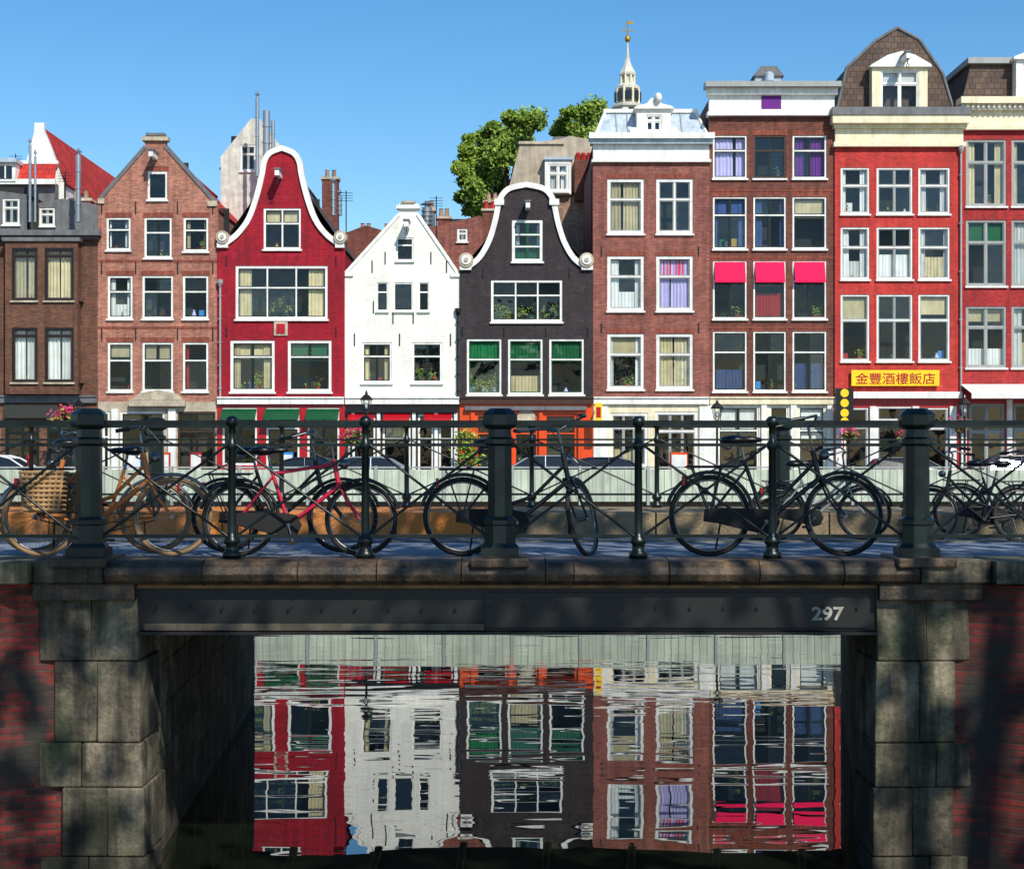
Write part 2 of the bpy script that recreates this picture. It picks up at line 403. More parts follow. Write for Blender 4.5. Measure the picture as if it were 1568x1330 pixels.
def catmull(p,n=5):
    out=[]; q=[p[0]]+p+[p[-1]]
    for i in range(1,len(q)-2):
        for k in range(n):
            t=k/n; r=[]
            for d in (0,1):
                a,b,c,e=q[i-1][d],q[i][d],q[i+1][d],q[i+2][d]
                r.append(.5*((2*b)+(-a+c)*t+(2*a-5*b+4*c-e)*t*t+(-a+3*b-3*c+e)*t**3))
            out.append(tuple(r))
    out.append(p[-1]); return out
def coping(mb,pts,w,y0,y1,mat):
    n=len(pts); inn=[];out=[]
    for i in range(n):
        a=Vector(pts[max(i-1,0)]);b=Vector(pts[min(i+1,n-1)]); t=(b-a).normalized(); nn=Vector((-t.y,t.x))
        p=Vector(pts[i]); inn.append(p-nn*w*.75); out.append(p+nn*w*.35)
    P=[]
    for i in range(n):
        P+= [(inn[i].x,y0,inn[i].y),(out[i].x,y0,out[i].y),(out[i].x,y1,out[i].y),(inn[i].x,y1,inn[i].y)]
    fs=[]
    for i in range(n-1):
        a=i*4;b=a+4
        for j in range(4): fs.append((a+j,b+j,b+(j+1)%4,a+(j+1)%4))
    fs+= [(0,1,2,3),(4*n-1,4*n-2,4*n-3,4*n-4)]
    mb.faces(P,fs,mat)
BASE=753
def anchor(mb,a,b,y,h=.45): mb.box(U(a)-.02,U(a)+.02,y-.04,y-.004,V(b)-h/2,V(b)+h/2,'blackp')
def build_house(name,x0,x1,top,wall,wins,yoff=0,brk=615,gwall='white',gwins=(),roofmat='tdark',eave=None,ridge=None,
                style=None,fascia=None,lint=True,depth=11,flat=None,extra=None,chim=()):
    E=empty(name); y=FY+yoff; st=dict(fr='white',sash='dkgreen',cols=1,rows=(.33,),sill='white'); st.update(style or {})
    A=MB(); F=MB(); G=MB(); I=MB(); W=(F,G,I)
    out=[(U(x0),V(brk)),(U(x1),V(brk))]+[(U(a),V(b)) for a,b in top]
    facade(A,out,[rect(*w[:4]) for w in wins],y,wall)
    for w in wins:
        s=dict(st)
        if len(w)>5: s.update(w[5])
        window(W,*w[:4],y,cur=w[4],**s)
        if lint: A.box(U(w[0])-.06,U(w[2])+.06,y-.006,y+.02,V(w[1])+.003,V(w[1])+.2,'lint')
    facade(A,rect(x0,brk,x1,BASE),[rect(*w[:4]) for w in gwins],y-.004,gwall)
    for w in gwins:
        s=dict(st); s['sill']=None
        if len(w)>5: s.update(w[5])
        window(W,*w[:4],y-.004,cur=w[4],**s)
    if fascia:
        A.box(U(x0)+.02,U(x1)-.02,y-.14,y+.01,V(brk)-.1,V(brk)+.14,fascia)
        A.box(U(x0)+.02,U(x1)-.02,y-.2,y+.01,V(brk)+.143,V(brk)+.2,fascia)
    A.box(U(x0)+.01,U(x1)-.01,y-.05,y-.006,2.3,2.62,'gstone')
    R=MB(); xa,xb=U(x0)+.02,U(x1)-.02; yb=y+depth
    if ridge:
        ze=V(eave); rx,rz=U(ridge[0]),V(ridge[1])
        for xs in (xa,xb): R.face([(xs,y+.02,2.3),(xs,yb,2.3),(xs,yb,ze),(xs,y+.02,ze)],wall)
        R.face([(xa,yb,2.3),(xb,yb,2.3),(xb,yb,ze),(rx,yb,rz),(xa,yb,ze)],wall)
        R.face([(xa-.06,y+.2,ze-.06),(rx,y+.2,rz),(rx,yb+.1,rz),(xa-.06,yb+.1,ze-.06)],roofmat)
        R.face([(xb+.06,y+.2,ze-.06),(xb+.06,yb+.1,ze-.06),(rx,yb+.1,rz),(rx,y+.2,rz)],roofmat)
        R.tube((rx,y+.2,rz+.02),(rx,yb+.1,rz+.02),.1,roofmat,6)
    else:
        ze=V(flat)
        for xs in (xa,xb): R.face([(xs,y+.02,2.3),(xs,yb,2.3),(xs,yb,ze),(xs,y+.02,ze)],wall)
        R.face([(xa,yb,2.3),(xb,yb,2.3),(xb,yb,ze),(xa,yb,ze)],wall)
        R.face([(xa,y+.02,ze-.02),(xb,y+.02,ze-.02),(xb,yb,ze-.02),(xa,yb,ze-.02)],'leaddark')
    for (ca,cb,w,h,cm,dy) in chim:
        cx,cz=U(ca),V(cb); R.box(cx-w/2,cx+w/2,y+dy,y+dy+.6,cz-h-2,cz,cm); R.box(cx-w/2-.06,cx+w/2+.06,y+dy-.06,y+dy+.66,cz,cz+.1,'gstone')
        for q in (-.25,.25):
            R.lathe((cx+q*w,y+dy+.3,cz+.1),[(.09,0),(.11,.05),(.08,.3),(.1,.35)],'tred',8)
    if extra: extra(A,W,y,E)
    A.obj('walls_and_trim',E); F.obj('window_frames',E); G.obj('glazing',E); I.obj('rooms_and_curtains',E); R.obj('roof_and_sides',E)
    return E
def hoist(mb,a,b,y,lamp=True):
    x,z=U(a),V(b)
    mb.box(x-.09,x+.09,y-.85,y+.05,z+.02,z+.26,'white'); mb.box(x-.13,x+.13,y-.9,y+.05,z+.262,z+.32,'leaddark')
    mb.tube((x,y-.7,z+.03),(x,y-.7,z-.2),.02,'blackp'); mb.torus((x,y-.7,z-.25),.06,.015,'blackp',12,5)
def drain(mb,a,b0,b1,y,mat='greyp'):
    mb.tube((U(a),y-.09,V(b0)),(U(a),y-.09,V(b1)),.045,mat,8)
    for k in range(5):
        z=V(b0)+(V(b1)-V(b0))*(k+.5)/5; mb.box(U(a)-.07,U(a)+.07,y-.14,y,z-.02,z+.02,mat)
    mb.lathe((U(a),y-.11,V(b0)-.1),[(.05,0),(.12,.15),(.13,.3)],mat,8)
def cornice(mb,x0,x1,rows,y):
    for t,b,p,m in rows: mb.box(U(x0)-(p*.4 if p>.1 else 0)+.003,U(x1)+(p*.4 if p>.1 else 0)-.003,y-p,y+.3,V(b),V(t),m)
# ---- 1 brown house with oriel windows (far left)
def ex1(A,W,y,E):
    facade(A,rect(14,371,124,604),[rect(a,b,c,d) for a,b,c,d in ((24,382,63,462),(74,382,118,462),(24,503,63,586),(74,503,118,586))],y-.5,'b1',th=.5)
    for a,b,c,d,cu in ((24,382,63,462,'fC'),(74,382,118,462,'fC'),(24,503,63,586,'fW'),(74,503,118,586,'fW')):
        window(W,a,b,c,d,y-.5,fr='blackp',sash='brownp',cols=1,rows=(.12,),cur=cu,sill='gstone')
    cornice(A,-140,150,[(354,362,.4,'leaddark'),(362,368,.2,'brownp')],y)
    A.box(U(10),U(128),y-.6,y+.01,V(372),V(366.5),'leaddark')
    A.box(U(8),U(90),y-.16,y-.01,V(640),V(620),'carglass')
build_house('brown_oriel_house',-140,150,[(150,358),(-140,358)],'b1',
   [(22,380,116,590,'',dict(cols=1,rows=(),fr='blackp',sill=None)),(-90,380,-40,462,'fC'),(-90,503,-40,586,'fW')],brk=613,gwall='b1',
   gwins=[(-60,632,0,735,''),(8,642,60,735,'',dict(fr='blackp',cols=2,rows=(.2,))),(72,636,140,740,'',dict(fr='dkgreen',cols=2,rows=(.2,)))],
   flat=352,style=dict(),fascia='leaddark',lint=False,extra=ex1)
# ---- 2 pink-brown gable house
def ex2(A,W,y,E):
    coping(A,[(U(a),V(b)) for a,b in [(152,304),(222,224)]],.14,y-.05,y+.35,'leaddark')
    coping(A,[(U(a),V(b)) for a,b in [(255,224),(332,310)]],.14,y-.05,y+.35,'leaddark')
    A.box(U(218),U(258),y-.12,y+.35,V(216),V(210),'gstone'); A.box(U(224),U(252),y-.08,y+.35,V(208.5),V(204),'leaddark')
    A.box(U(150)+.01,U(160),y-.08,y+.3,V(312),V(304),'gstone'); A.box(U(318),U(333)-.01,y-.08,y+.3,V(316),V(308),'gstone')
    hoist(A,238,246,y)
    for a in (156,208,272,326):
        for b in (318,410,512): anchor(A,a,b,y,.5)
    for b in (398,500): A.box(U(150)+.01,U(333)-.01,y-.01,y+.02,V(b+4),V(b),'lint')
    A.prism([(U(203),V(612)),(U(282),V(612)),(U(270),V(602)),(U(243),V(597)),(U(215),V(602))],y-.2,y-.01,'gstone')
    A.box(U(200),U(285),y-.3,y-.008,V(622),V(612.5),'gstone')
    for a,c in ((175,178),(262,266)): A.box(U(a)-.1,U(c)+.1,y-.1,y-.01,V(750),V(626),'white')
build_house('pink_brick_gable_house',150,333,[(333,312),(254,224),(254,208),(222,208),(222,224),(150,306)],'b2',
   [(226,262,256,306,'',dict(cols=1,rows=(.0001,),sill='white')),
    (163,333,200,383,'sW'),(221,333,263,395,'',dict(cols=2)),(281,333,319,385,'sC'),
    (165,422,203,488,'sWbW'),(218,422,265,488,'',dict(cols=2)),(280,422,319,488,''),
    (165,524,203,599,'tC'),(218,524,265,599,'tC',dict(cols=2)),(280,524,319,599,'sR')],
   gwall='gstone',gwins=[(157,630,168,735,'',dict(cols=1)),(184,630,252,735,'bC',dict(cols=2,rows=(.2,))),(272,630,330,745,'',dict(fr='brownp',cols=2,rows=(.25,)))],
   eave=318,ridge=(238,222),roofmat='tred',extra=ex2,depth=13,style=dict(rows=(.36,)))
# ---- 3 crimson bell gable house
def bell(cx,left,edgeL,edgeR,eaveY):
    lf=catmull(left,5); rt=[(2*cx-a,b) for a,b in reversed(lf[:-1])]
    full=lf+rt
    top=[(edgeR,eaveY)]+[p for p in reversed(full)]+[(edgeL,eaveY)]
    return full,top
f3,top3=bell(432,[(345,372),(363,358),(380,335),(392,302),(400,270),(404,248),(413,234),(432,226)],333,528,378)
def ex3(A,W,y,E):
    coping(A,[(U(a),V(b)) for a,b in f3],.2,y-.1,y+.35,'white')
    for a in (342,522):
        A.T=Matrix.Translation((U(a),y+.1,V(364)))
        A.tube((0,-.3,0),(0,.25,0),.27,'gstone',16); A.tube((0,-.34,0),(0,-.28,0),.17,'white',14); A.tube((0,-.38,0),(0,-.33,0),.08,'gstone',10); A.T=None
    A.box(U(333)+.01,U(350),y-.14,y+.3,V(380),V(371),'white'); A.box(U(514),U(528)-.01,y-.14,y+.3,V(380),V(371),'white')
    hoist(A,429,275,y)
    A.box(U(420),U(441),y-.06,y-.005,V(514),V(492),'gstone'); A.box(U(424),U(437),y-.09,y-.062,V(511),V(496),'redp')
    for a in (347,515):
        for b in (400,508): anchor(A,a,b,y,.4)
    drain(A,338,436,612,y)
    for a,c in ((340,394),(406,460),(470,520)):
        A.face([(U(a),y-.03,V(626)),(U(c),y-.03,V(626)),(U(c),y-.6,V(643)),(U(a),y-.6,V(643))],'green')
build_house('crimson_bell_gable_house',333,528,top3,'b3',
   [(404,319,461,382,'tC',dict(rows=(.36,),cols=2,mull='white',sill='white')),(361,407,502,489,'sCx',dict(cols=3,rows=(.4,),fw=.11,mull='white')),
    (353,521,421,600,'sCxtC',dict(fw=.12,rows=(.3,),cols=2)),(441,521,508,600,'tG',dict(fw=.12,rows=(.3,),cols=2))],
   gwall='redp',gwins=[(341,624,394,712,'tG',dict(cols=2,rows=(.3,))),(408,624,459,745,'',dict(cols=2,rows=(.25,))),(471,624,520,712,'tC',dict(cols=2,rows=(.3,)))],
   eave=380,ridge=(432,240),roofmat='tdark',extra=ex3,yoff=-.05,fascia='white',lint=False)
# ---- 4 white gable house
def ex4(A,W,y,E):
    coping(A,[(U(a),V(b)) for a,b in [(529,417),(611,327)]],.12,y-.05,y+.35,'white')
    coping(A,[(U(a),V(b)) for a,b in [(640,327),(703,419)]],.12,y-.05,y+.35,'white')
    A.box(U(607),U(643),y-.12,y+.35,V(320),V(315),'white'); A.box(U(614),U(636),y-.08,y+.35,V(311),V(308),'tan')
    hoist(A,624,352,y)
    for a,b in ((570,408),(684,408),(572,470),(602,486),(633,486),(543,520),(612,520),(690,520),(660,395),(590,395)): anchor(A,a,b,y,.5)
    A.box(U(528)+.01,U(541),y-.08,y+.3,V(423),V(417),'white'); A.box(U(690),U(704)-.01,y-.08,y+.3,V(424),V(418),'white')
    drain(A,701,480,612,y,'blackp')
    for a in (541,580,634,668,698): A.box(U(a)-.07,U(a)+.07,y-.12,y-.01,V(748),V(632),'white')
    A.box(U(531),U(700),y-.18,y-.01,V(632),V(624),'blackp')
    for a,c in ((534,574),(588,628),(650,692)): A.face([(U(a),y-.03,V(632)),(U(c),y-.03,V(632)),(U(c),y-.5,V(644)),(U(a),y-.5,V(644))],'redp')
build_house('white_gable_house',528,704,[(704,420),(640,328),(640,312),(611,312),(611,328),(528,418)],'whitewall',
   [(607,364,633,399,'',dict(rows=(.3,),cols=2,fw=.06)),(577,432,594,476,'',dict(cols=1,fw=.05)),(603,432,632,476,'',dict(cols=1,fw=.05,rows=(.0001,))),(641,432,657,476,'',dict(cols=1,fw=.05)),
    (554,524,600,586,'sC',dict(cols=2)),(631,524,677,586,'x',dict(cols=2))],
   gwall='brownp',gwins=[(533,634,575,745,'',dict(sash='blackp')),(586,634,629,745,'tC',dict(sash='blackp')),(640,634,664,745,'',dict(cols=1)),(672,634,694,745,'',dict(cols=1))],
   eave=424,ridge=(625,330),roofmat='tdark',extra=ex4,fascia='white',lint=False)
# ---- 5 black bell gable house
f5,top5=bell(806,[(716,408),(733,394),(747,370),(756,342),(762,314),(767,300),(780,288),(806,282)],704,908,412)
def ex5(A,W,y,E):
    coping(A,[(U(a),V(b)) for a,b in f5],.2,y-.1,y+.35,'white')
    for a in (714,898):
        A.T=Matrix.Translation((U(a),y+.1,V(399)))
        A.tube((0,-.3,0),(0,.25,0),.3,'gstone',16); A.tube((0,-.34,0),(0,-.28,0),.2,'white',14); A.tube((0,-.38,0),(0,-.33,0),.09,'gstone',10); A.T=None
    A.box(U(704)+.01,U(722),y-.14,y+.3,V(414),V(407),'white'); A.box(U(890),U(908)-.01,y-.14,y+.3,V(414),V(407),'white')
    A.box(U(757),U(772),y-.16,y+.3,V(315),V(306),'white'); A.box(U(841),U(856),y-.16,y+.3,V(315),V(306),'white')
    hoist(A,808,324,y)
    for a,b in ((740,418),(872,418),(708,508),(772,508),(836,508),(900,508),(745,380),(868,380)): anchor(A,a,b,y,.4)
    for a in (724,782,828,888): A.box(U(a)-.08,U(a)+.08,y-.12,y-.01,V(748),V(632),'orangep')
    A.box(U(712),U(898),y-.2,y-.01,V(628),V(622),'leaddark')
    A.tube((U(806),y-.05,V(640)),(U(806),y-.01,V(640)),.38,'gstone',18)
build_house('black_bell_gable_house',704,908,top5,'b5',
   [(784,337,831,401,'bGsW',dict(fw=.12,cols=2,rows=(.33,.66),sash='green')),(752,429,861,493,'xxx',dict(cols=3,rows=(.35,),fw=.1,mull='white')),
    (715,519,768,604,'uGxx',dict(rows=(.36,),sash='green')),(778,519,831,604,'uGbC',dict(rows=(.36,),sash='green')),(841,519,894,604,'uG',dict(rows=(.36,),sash='green'))],
   gwall='orangep',gwins=[(729,634,777,720,'',dict(fr='orangep')),(787,634,824,746,'x',dict(fr='orangep',rows=(.25,))),(834,634,883,720,'',dict(fr='orangep'))],
   eave=412,ridge=(806,296),roofmat='tdark',extra=ex5,yoff=-.08,fascia='brownp',lint=False,chim=[(748,306,.6,2,'b7',3)])
# ---- 6 plum brick cornice house
def dormer(A,W,x0,x1,yt,yb,y,depth=2.2,roof='lead',wc='white',ped=None,win=None,cur=''):
    facade(A,rect(x0,yt,x1,yb),[rect(*win)] if win else [],y,wc,th=depth)
    if win: window(W,*win,y,cur=cur,sill='white',fr='white',sash='white',fw=.06,cols=2)
    if ped: A.prism([(U(x0)-.15,V(yt)+.002),(U(x1)+.15,V(yt)+.002)]+[(U(a),V(b)) for a,b in ped],y-.15,y+depth,roof)
def ex6(A,W,y,E):
    cornice(A,908,1086,[(206,215,.45,'white'),(215,222,.3,'lead'),(222,245,.08,'white'),(245,249,.16,'white')],y)
    zb,zt=V(206),V(166)
    P=[(U(912),y+.1,zb),(U(1084),y+.1,zb),(U(1070),y+.9,zt),(U(928),y+.9,zt),(U(912),y+10,zb),(U(1084),y+10,zb),(U(1070),y+9,zt),(U(928),y+9,zt)]
    A.faces(P,[(0,1,2,3),(1,5,6,2),(4,0,3,7),(3,2,6,7),(5,4,7,6)],'lead')
    A.box(U(926),U(1072),y+.8,y+1.05,zt,zt+.15,'white')
    A.tube(P[0],P[3],.07,'white'); A.tube(P[1],P[2],.07,'white')
    for a in (945,962,1045): A.tube((U(a),y+.08,zb),(U(a),y+.88,zt),.03,'greyp')
    dormer(A,W,975,1027,168,206,y-.05,win=(988,176,1013,202),cur='fB',ped=[(1028,164),(1012,160),(1008,152),(996,152),(990,160),(974,164)],roof='white')
    A.box(U(965),U(974.5),y-.1,y+.2,V(206),V(196),'white'); A.box(U(1027.5),U(1037),y-.1,y+.2,V(206),V(196),'white')
    for a in (921,1070):
        for b in (385,502): anchor(A,a,b,y,.4)
    for a,c in ((908,931),(1070,1088)): A.box(U(a)+.02,U(c)-.02,y-.1,y-.008,V(750),V(622),'white')
    A.blob((U(1007),y-.3,V(152)),.16,.16,.2,'white')
build_house('plum_brick_cornice_house',908,1086,[(1086,245),(908,245)],'b6',
   [(930,274,986,358,'fC'),(1005,274,1061,358,'',dict(cols=2,mull='white')),(930,392,986,476,'sWbW'),(1005,392,1061,476,'fLuP'),(930,511,986,596,'sWtC'),(1005,511,1061,596,'fCsW')],
   gwall='cream',gwins=[(934,632,992,715,'bC',dict(cols=3,rows=(.25,),sash='greyp')),(1003,630,1068,742,'',dict(cols=3,rows=(.25,),sash='greyp'))],
   flat=230,extra=ex6,style=dict(sash='greyp',rows=(.36,),fw=.12),fascia='white')
# ---- 7 dark brown tall house
def ex7(A,W,y,E):
    cornice(A,1086,1278,[(128,136,.5,'greyp'),(136,146,.25,'white'),(146,172,.06,'white'),(172,178,.22,'white')],y)
    A.box(U(1166),U(1196),y-.08,y+.01,V(167),V(147),'cV')
    A.box(U(1160),U(1200),y+.5,y+2,V(128),V(112),'lead'); A.prism([(U(1156),V(112)),(U(1204),V(112)),(U(1192),V(97)),(U(1168),V(97))],y+.4,y+2.1,'leaddark')
    A.lathe((U(1180),y+.3,V(125)),[(.1,0),(.2,.1),(.2,.4),(.05,.5)],'lead',10)
    for a,c in ((1086,1096),(1165,1175),(1210,1220),(1266,1276)): A.box(U(a)+.02,U(c)-.02,y-.1,y-.008,V(750),V(616),'white')
    for b in (290,393,500): A.box(U(1086)+.02,U(1278)-.02,y-.02,y-.002,V(b+3),V(b),'lint')
W7=[]
cur7=[['fL','','fV'],['sBtB','sB','tC'],['aP','aPbR','aP'],['bB','','xbB']]
rows7=[(207,273),(301,381),(399,488),(507,599)]
for r,(b,d) in enumerate(rows7):
    for c,(a,e) in enumerate(((1092,1144),(1154,1204),(1214,1266))):
        W7.append((a,b,e,d,cur7[r][c],dict(cols=2 if (r+c)%3 else 1,fr='brownp' if (r,c)==(0,1) else 'white')))
build_house('dark_brick_cornice_house',1086,1278,[(1278,178),(1086,178)],'b7',W7,gwall='cream',
   gwins=[(1100,622,1162,742,'tW',dict(cols=2,rows=(.3,))),(1179,622,1207,745,'',dict(cols=1,rows=(.25,))),(1223,622,1264,742,'tW',dict(cols=1,rows=(.3,)))],
   flat=150,extra=ex7,style=dict(rows=(.34,),fw=.07),fascia='cream',yoff=.06)
# ---- 8 coral house with mansard
def glyph_text(body,size,x,y,z,mat,parent,name,sx=1):
    cu=bpy.data.curves.new('n','FONT'); cu.body=body; cu.size=size; cu.extrude=.004; cu.align_x='CENTER'; cu.offset=.004
    to=bpy.data.objects.new('n',cu); S.collection.objects.link(to); bpy.context.view_layer.update()
    me=bpy.data.meshes.new_from_object(to.evaluated_get(bpy.context.evaluated_depsgraph_get())); bpy.data.objects.remove(to)
    me.materials.clear(); me.materials.append(M[mat])
    o=bpy.data.objects.new(name,me); S.collection.objects.link(o); o.parent=parent; o.location=(x,y,z); o.rotation_euler=(math.pi/2,0,0); o.scale=(sx,1,1)
def ex8(A,W,y,E):
    cornice(A,1278,1474,[(168,180,.5,'leaddark'),(180,192,.45,'cream'),(192,198,.2,'cream'),(198,219,.07,'cream'),(219,226,.2,'cream')],y)
    A.prism([(U(a),V(b)) for a,b in [(1284,169),(1300,100),(1345,58),(1378,38),(1412,56),(1448,108),(1466,169)]],y+.5,y+9,'tdarkx')
    for p,q in (((1284,169),(1300,100)),((1300,100),(1345,58)),((1345,58),(1378,38)),((1378,38),(1412,56)),((1412,56),(1448,108)),((1448,108),(1466,169))):
        A.tube((U(p[0]),y+.5,V(p[1])),(U(q[0]),y+.5,V(q[1])),.07,'leaddark',6)
    dormer(A,W,1335,1420,104,169,y-.0,depth=1.6,win=(1348,108,1407,168),cur='tW',ped=[(1424,100),(1400,86),(1380,80),(1358,86),(1334,100)],roof='white',wc='cream')
    hoist(A,1381,100,y-.2)
    A.box(U(1302),U(1436),y-.2,y-.12,V(591),V(567),'yellowp')
    glyph_text('\u91d1\u8c50\u9152\u6a13\u98ef\u5e97',.5,U(1369),y-.204,V(587),'redp',E,'sign_lettering',1.1)
    for a in (1284,1336,1401,1458): A.box(U(a-5),U(a+5),y-.12,y-.008,V(750),V(622),'white')
    A.box(U(1280),U(1470),y-.3,y-.01,V(610),V(600),'white')
    drain(A,1470,232,600,y)
W8=[]
cur8=[['sW','','sW'],['sWbW','bW','sWbC'],['tC','','tC']]
for r,(b,d) in enumerate(((257,328),(348,428),(451,553))):
    for c,(a,e) in enumerate(((1287,1331),(1342,1397),(1406,1454))): W8.append((a,b,e,d,cur8[r][c],dict(cols=1 if c!=1 else 2,rows=(.38,))))
build_house('coral_mansard_house',1278,1474,[(1474,222),(1278,222)],'b8',W8,gwall='redp',brk=604,
   gwins=[(1292,624,1330,740,'',dict(cols=1,rows=(.25,))),(1342,622,1396,720,'',dict(cols=1,rows=(.2,))),(1408,624,1452,745,'',dict(cols=1,rows=(.25,)))],
   flat=200,extra=ex8,style=dict(sash='greyp',fw=.075),lint=False,yoff=-.04)
# ---- 9 dark red house at right
def ex9(A,W,y,E):
    cornice(A,1474,1720,[(152,162,.5,'cream'),(162,170,.3,'white'),(170,194,.07,'cream'),(194,200,.2,'cream')],y)
    for k in range(30): A.box(U(1476+k*8),U(1479+k*8),y-.4,y-.25,V(168),V(162.3),'cream')
    A.prism([(U(a),V(b)) for a,b in [(1478,153),(1492,94),(1716,92),(1718,153)]],y+.5,y+9,'tdarkx')
    A.box(U(1486),U(1720),y+.3,y+9.1,V(94),V(85),'greyp')
    dormer(A,W,1556,1620,92,152,y,depth=1.5,win=(1566,98,1610,148),cur='sW',ped=[(1625,88),(1588,74),(1551,88)],roof='white')
    A.face([(U(1470),y-.03,V(588)),(U(1720),y-.03,V(588)),(U(1720),y-1.6,V(604)),(U(1470),y-1.6,V(604))],'white')
    A.box(U(1470),U(1720),y-1.62,y-1.6,V(612),V(604),'white')
    for a in (1475,1545,1610): A.box(U(a-4),U(a+4),y-.12,y-.008,V(750),V(612),'white')
build_house('dark_red_cornice_house',1474,1720,[(1720,196),(1474,196)],'b9',
   [(1479,214,1541,316,'sC'),(1549,214,1611,316,'sC'),(1479,337,1541,438,'tG'),(1549,337,1611,438,'fW'),(1479,469,1541,563,'bWtC'),(1549,469,1611,563,'sWbC'),
    (1640,214,1700,316,''),(1640,337,1700,438,'tC'),(1640,469,1700,563,'')],
   gwall='redp',gwins=[(1484,618,1538,745,''),(1552,618,1604,735,'x'),(1620,618,1700,735,'')],flat=180,extra=ex9,style=dict(fr='greyp',sash='greyp',rows=(.33,),cols=2),lint=False,brk=600)
# ---------------------------------------------------------------- houses behind the row
def backhouse(name,Y,x0,x1,eave,ridge,wall,roof,front=None,depth=8,chims=(),wins=()):
    E=empty(name);A=MB();F=MB();G=MB();I=MB()
    u=lambda a:U(a,Y); v=lambda b:V(b,Y)
    out=[(u(x0),2.3),(u(x1),2.3),(u(x1),v(eave))]+[(u(a),v(b)) for a,b in (front or [ridge])]+[(u(x0),v(eave))]
    facade(A,out,[rect(*w[:4],Y) for w in wins],Y,wall)
    for w in wins: window((F,G,I),*w[:4],Y,cur=w[4],Y=Y,cols=2,sash='greyp')
    rx,rz=u(ridge[0]),v(ridge[1])
    A.face([(u(x0)-.1,Y+.1,v(eave)),(rx,Y+.1,rz-.03),(rx,Y+depth,rz-.03),(u(x0)-.1,Y+depth,v(eave))],roof)
    A.face([(u(x1)+.1,Y+.1,v(eave)),(rx,Y+.1,rz-.03),(rx,Y+depth,rz-.03),(u(x1)+.1,Y+depth,v(eave))],roof)
    for xs in (x0,x1): A.face([(u(xs),Y+.02,2.3),(u(xs),Y+depth,2.3),(u(xs),Y+depth,v(eave)),(u(xs),Y+.02,v(eave))],wall)
    for (a,b,w,h,m,dy) in chims:
        A.box(u(a)-w/2,u(a)+w/2,Y+dy,Y+dy+.7,v(b)-h,v(b),m); A.box(u(a)-w/2-.07,u(a)+w/2+.07,Y+dy-.07,Y+dy+.77,v(b),v(b)+.12,'gstone')
        for q in (-.22,.22): A.lathe((u(a)+q*w,Y+dy+.35,v(b)+.12),[(.1,0),(.12,.05),(.09,.35),(.12,.4)],'bt',8)
    A.obj('walls_and_roof',E)
    if wins: F.obj('window_frames',E);G.obj('glazing',E);I.obj('rooms',E)
    return E
backhouse('red_roofed_house',70,34,98,282,(60,190),'white','tred',front=[(78,226),(67,200),(67,188),(53,188),(52,204),(42,240)],depth=22,
   wins=[],chims=[(140,222,.9,4,'bt',12),(158,232,.7,4,'bt',9)])
E=empty('red_tiled_terrace_house'); A=MB(); Y=69.3
u=lambda a:U(a,Y); v=lambda b:V(b,Y)
A.box(u(-100),u(84),Y,Y+.6,2.3,v(280),'leaddark'); A.faces([(u(-100),Y-.2,v(280)),(u(86),Y-.2,v(280)),(u(82),Y+.5,v(246)),(u(-100),Y+.5,v(246))],[(0,1,2,3)],'tredx')
A.box(u(-100),u(88),Y-.35,Y-.205,v(284),v(276),'white'); A.box(u(-100),u(84),Y+.45,Y+.62,v(248),v(243),'white')
A.box(u(-2),u(28),Y-.4,Y+.4,v(280),v(252),'white'); A.box(u(-5),u(31),Y-.6,Y+.6,v(252),v(246),'lead'); A.box(u(3),u(23),Y-.43,Y-.401,v(276),v(257),'carglass'); A.box(u(12),u(14),Y-.45,Y-.431,v(276),v(257),'white')
A.obj('walls_and_roof',E)
backhouse('rooftop_extension',67,-80,42,298,(-20,290),'leaddark','leaddark',depth=2,wins=[(4,304,30,344,'')])
backhouse('stucco_rooftop_storey',68,44,150,314,(96,304),'leaddark','tred',depth=1.2,wins=[(60,318,84,346,'')],chims=[(118,306,1.0,3,'bt',.3)])
backhouse('pale_gabled_house',76,338,446,258,(390,182),'pale','leaddark',front=[(446,245),(398,182),(384,182),(338,240)],depth=9,
   wins=[(368,222,392,262,'')],chims=[(494,258,.8,5,'b7',3)])
backhouse('dark_roofed_house',77,520,610,360,(560,345),'b7','tdark',depth=8,chims=[(556,352,.7,3,'bt',1),(590,348,.6,3,'b7',2)])
backhouse('low_red_roofed_house',72,640,760,352,(735,330),'b6','tred',depth=7,chims=[(655,318,.5,3,'leaddark',1),(678,330,.6,3,'b7',1),(752,300,.7,4,'b7',2)],wins=[(700,350,716,370,'')])
E=empty('tan_mansard_building');A=MB();F=MB();G=MB();I=MB();Y=73
u=lambda a:U(a,Y); v=lambda b:V(b,Y)
A.prism([(u(780),2.3),(u(912),2.3),(u(912),v(300)),(u(912),v(215)),(u(872),v(208)),(u(862),v(212)),(u(796),v(222)),(u(776),v(300))],Y,Y+9,'tan')
A.box(u(770),u(912),Y-.2,Y-.003,2.3,v(304),'bt')
facade(A,rect(834,248,874,300,Y),[rect(838,254,870,296,Y)],Y-.5,'white',th=.5); window((F,G,I),838,254,870,296,Y-.5,cur='fW',Y=Y,cols=2,sash='white')
A.box(u(832),u(876),Y-.6,Y+.3,v(248),v(244),'lead')
A.box(u(879),u(908),Y-.6,Y+.4,v(310),v(248),'b7')
for a in (885,893,902): A.lathe((u(a),Y-.1,v(248)),[(.1,0),(.12,.3),(.1,.4)],'tred',8)
A.box(u(794),u(864),Y-.1,Y+9,v(221),v(217),'gstone'); A.box(u(848),u(868),Y+2,Y+3,v(210),v(196),'leaddark')
A.obj('walls_and_roof',E);F.obj('window_frames',E);G.obj('glazing',E);I.obj('rooms',E)
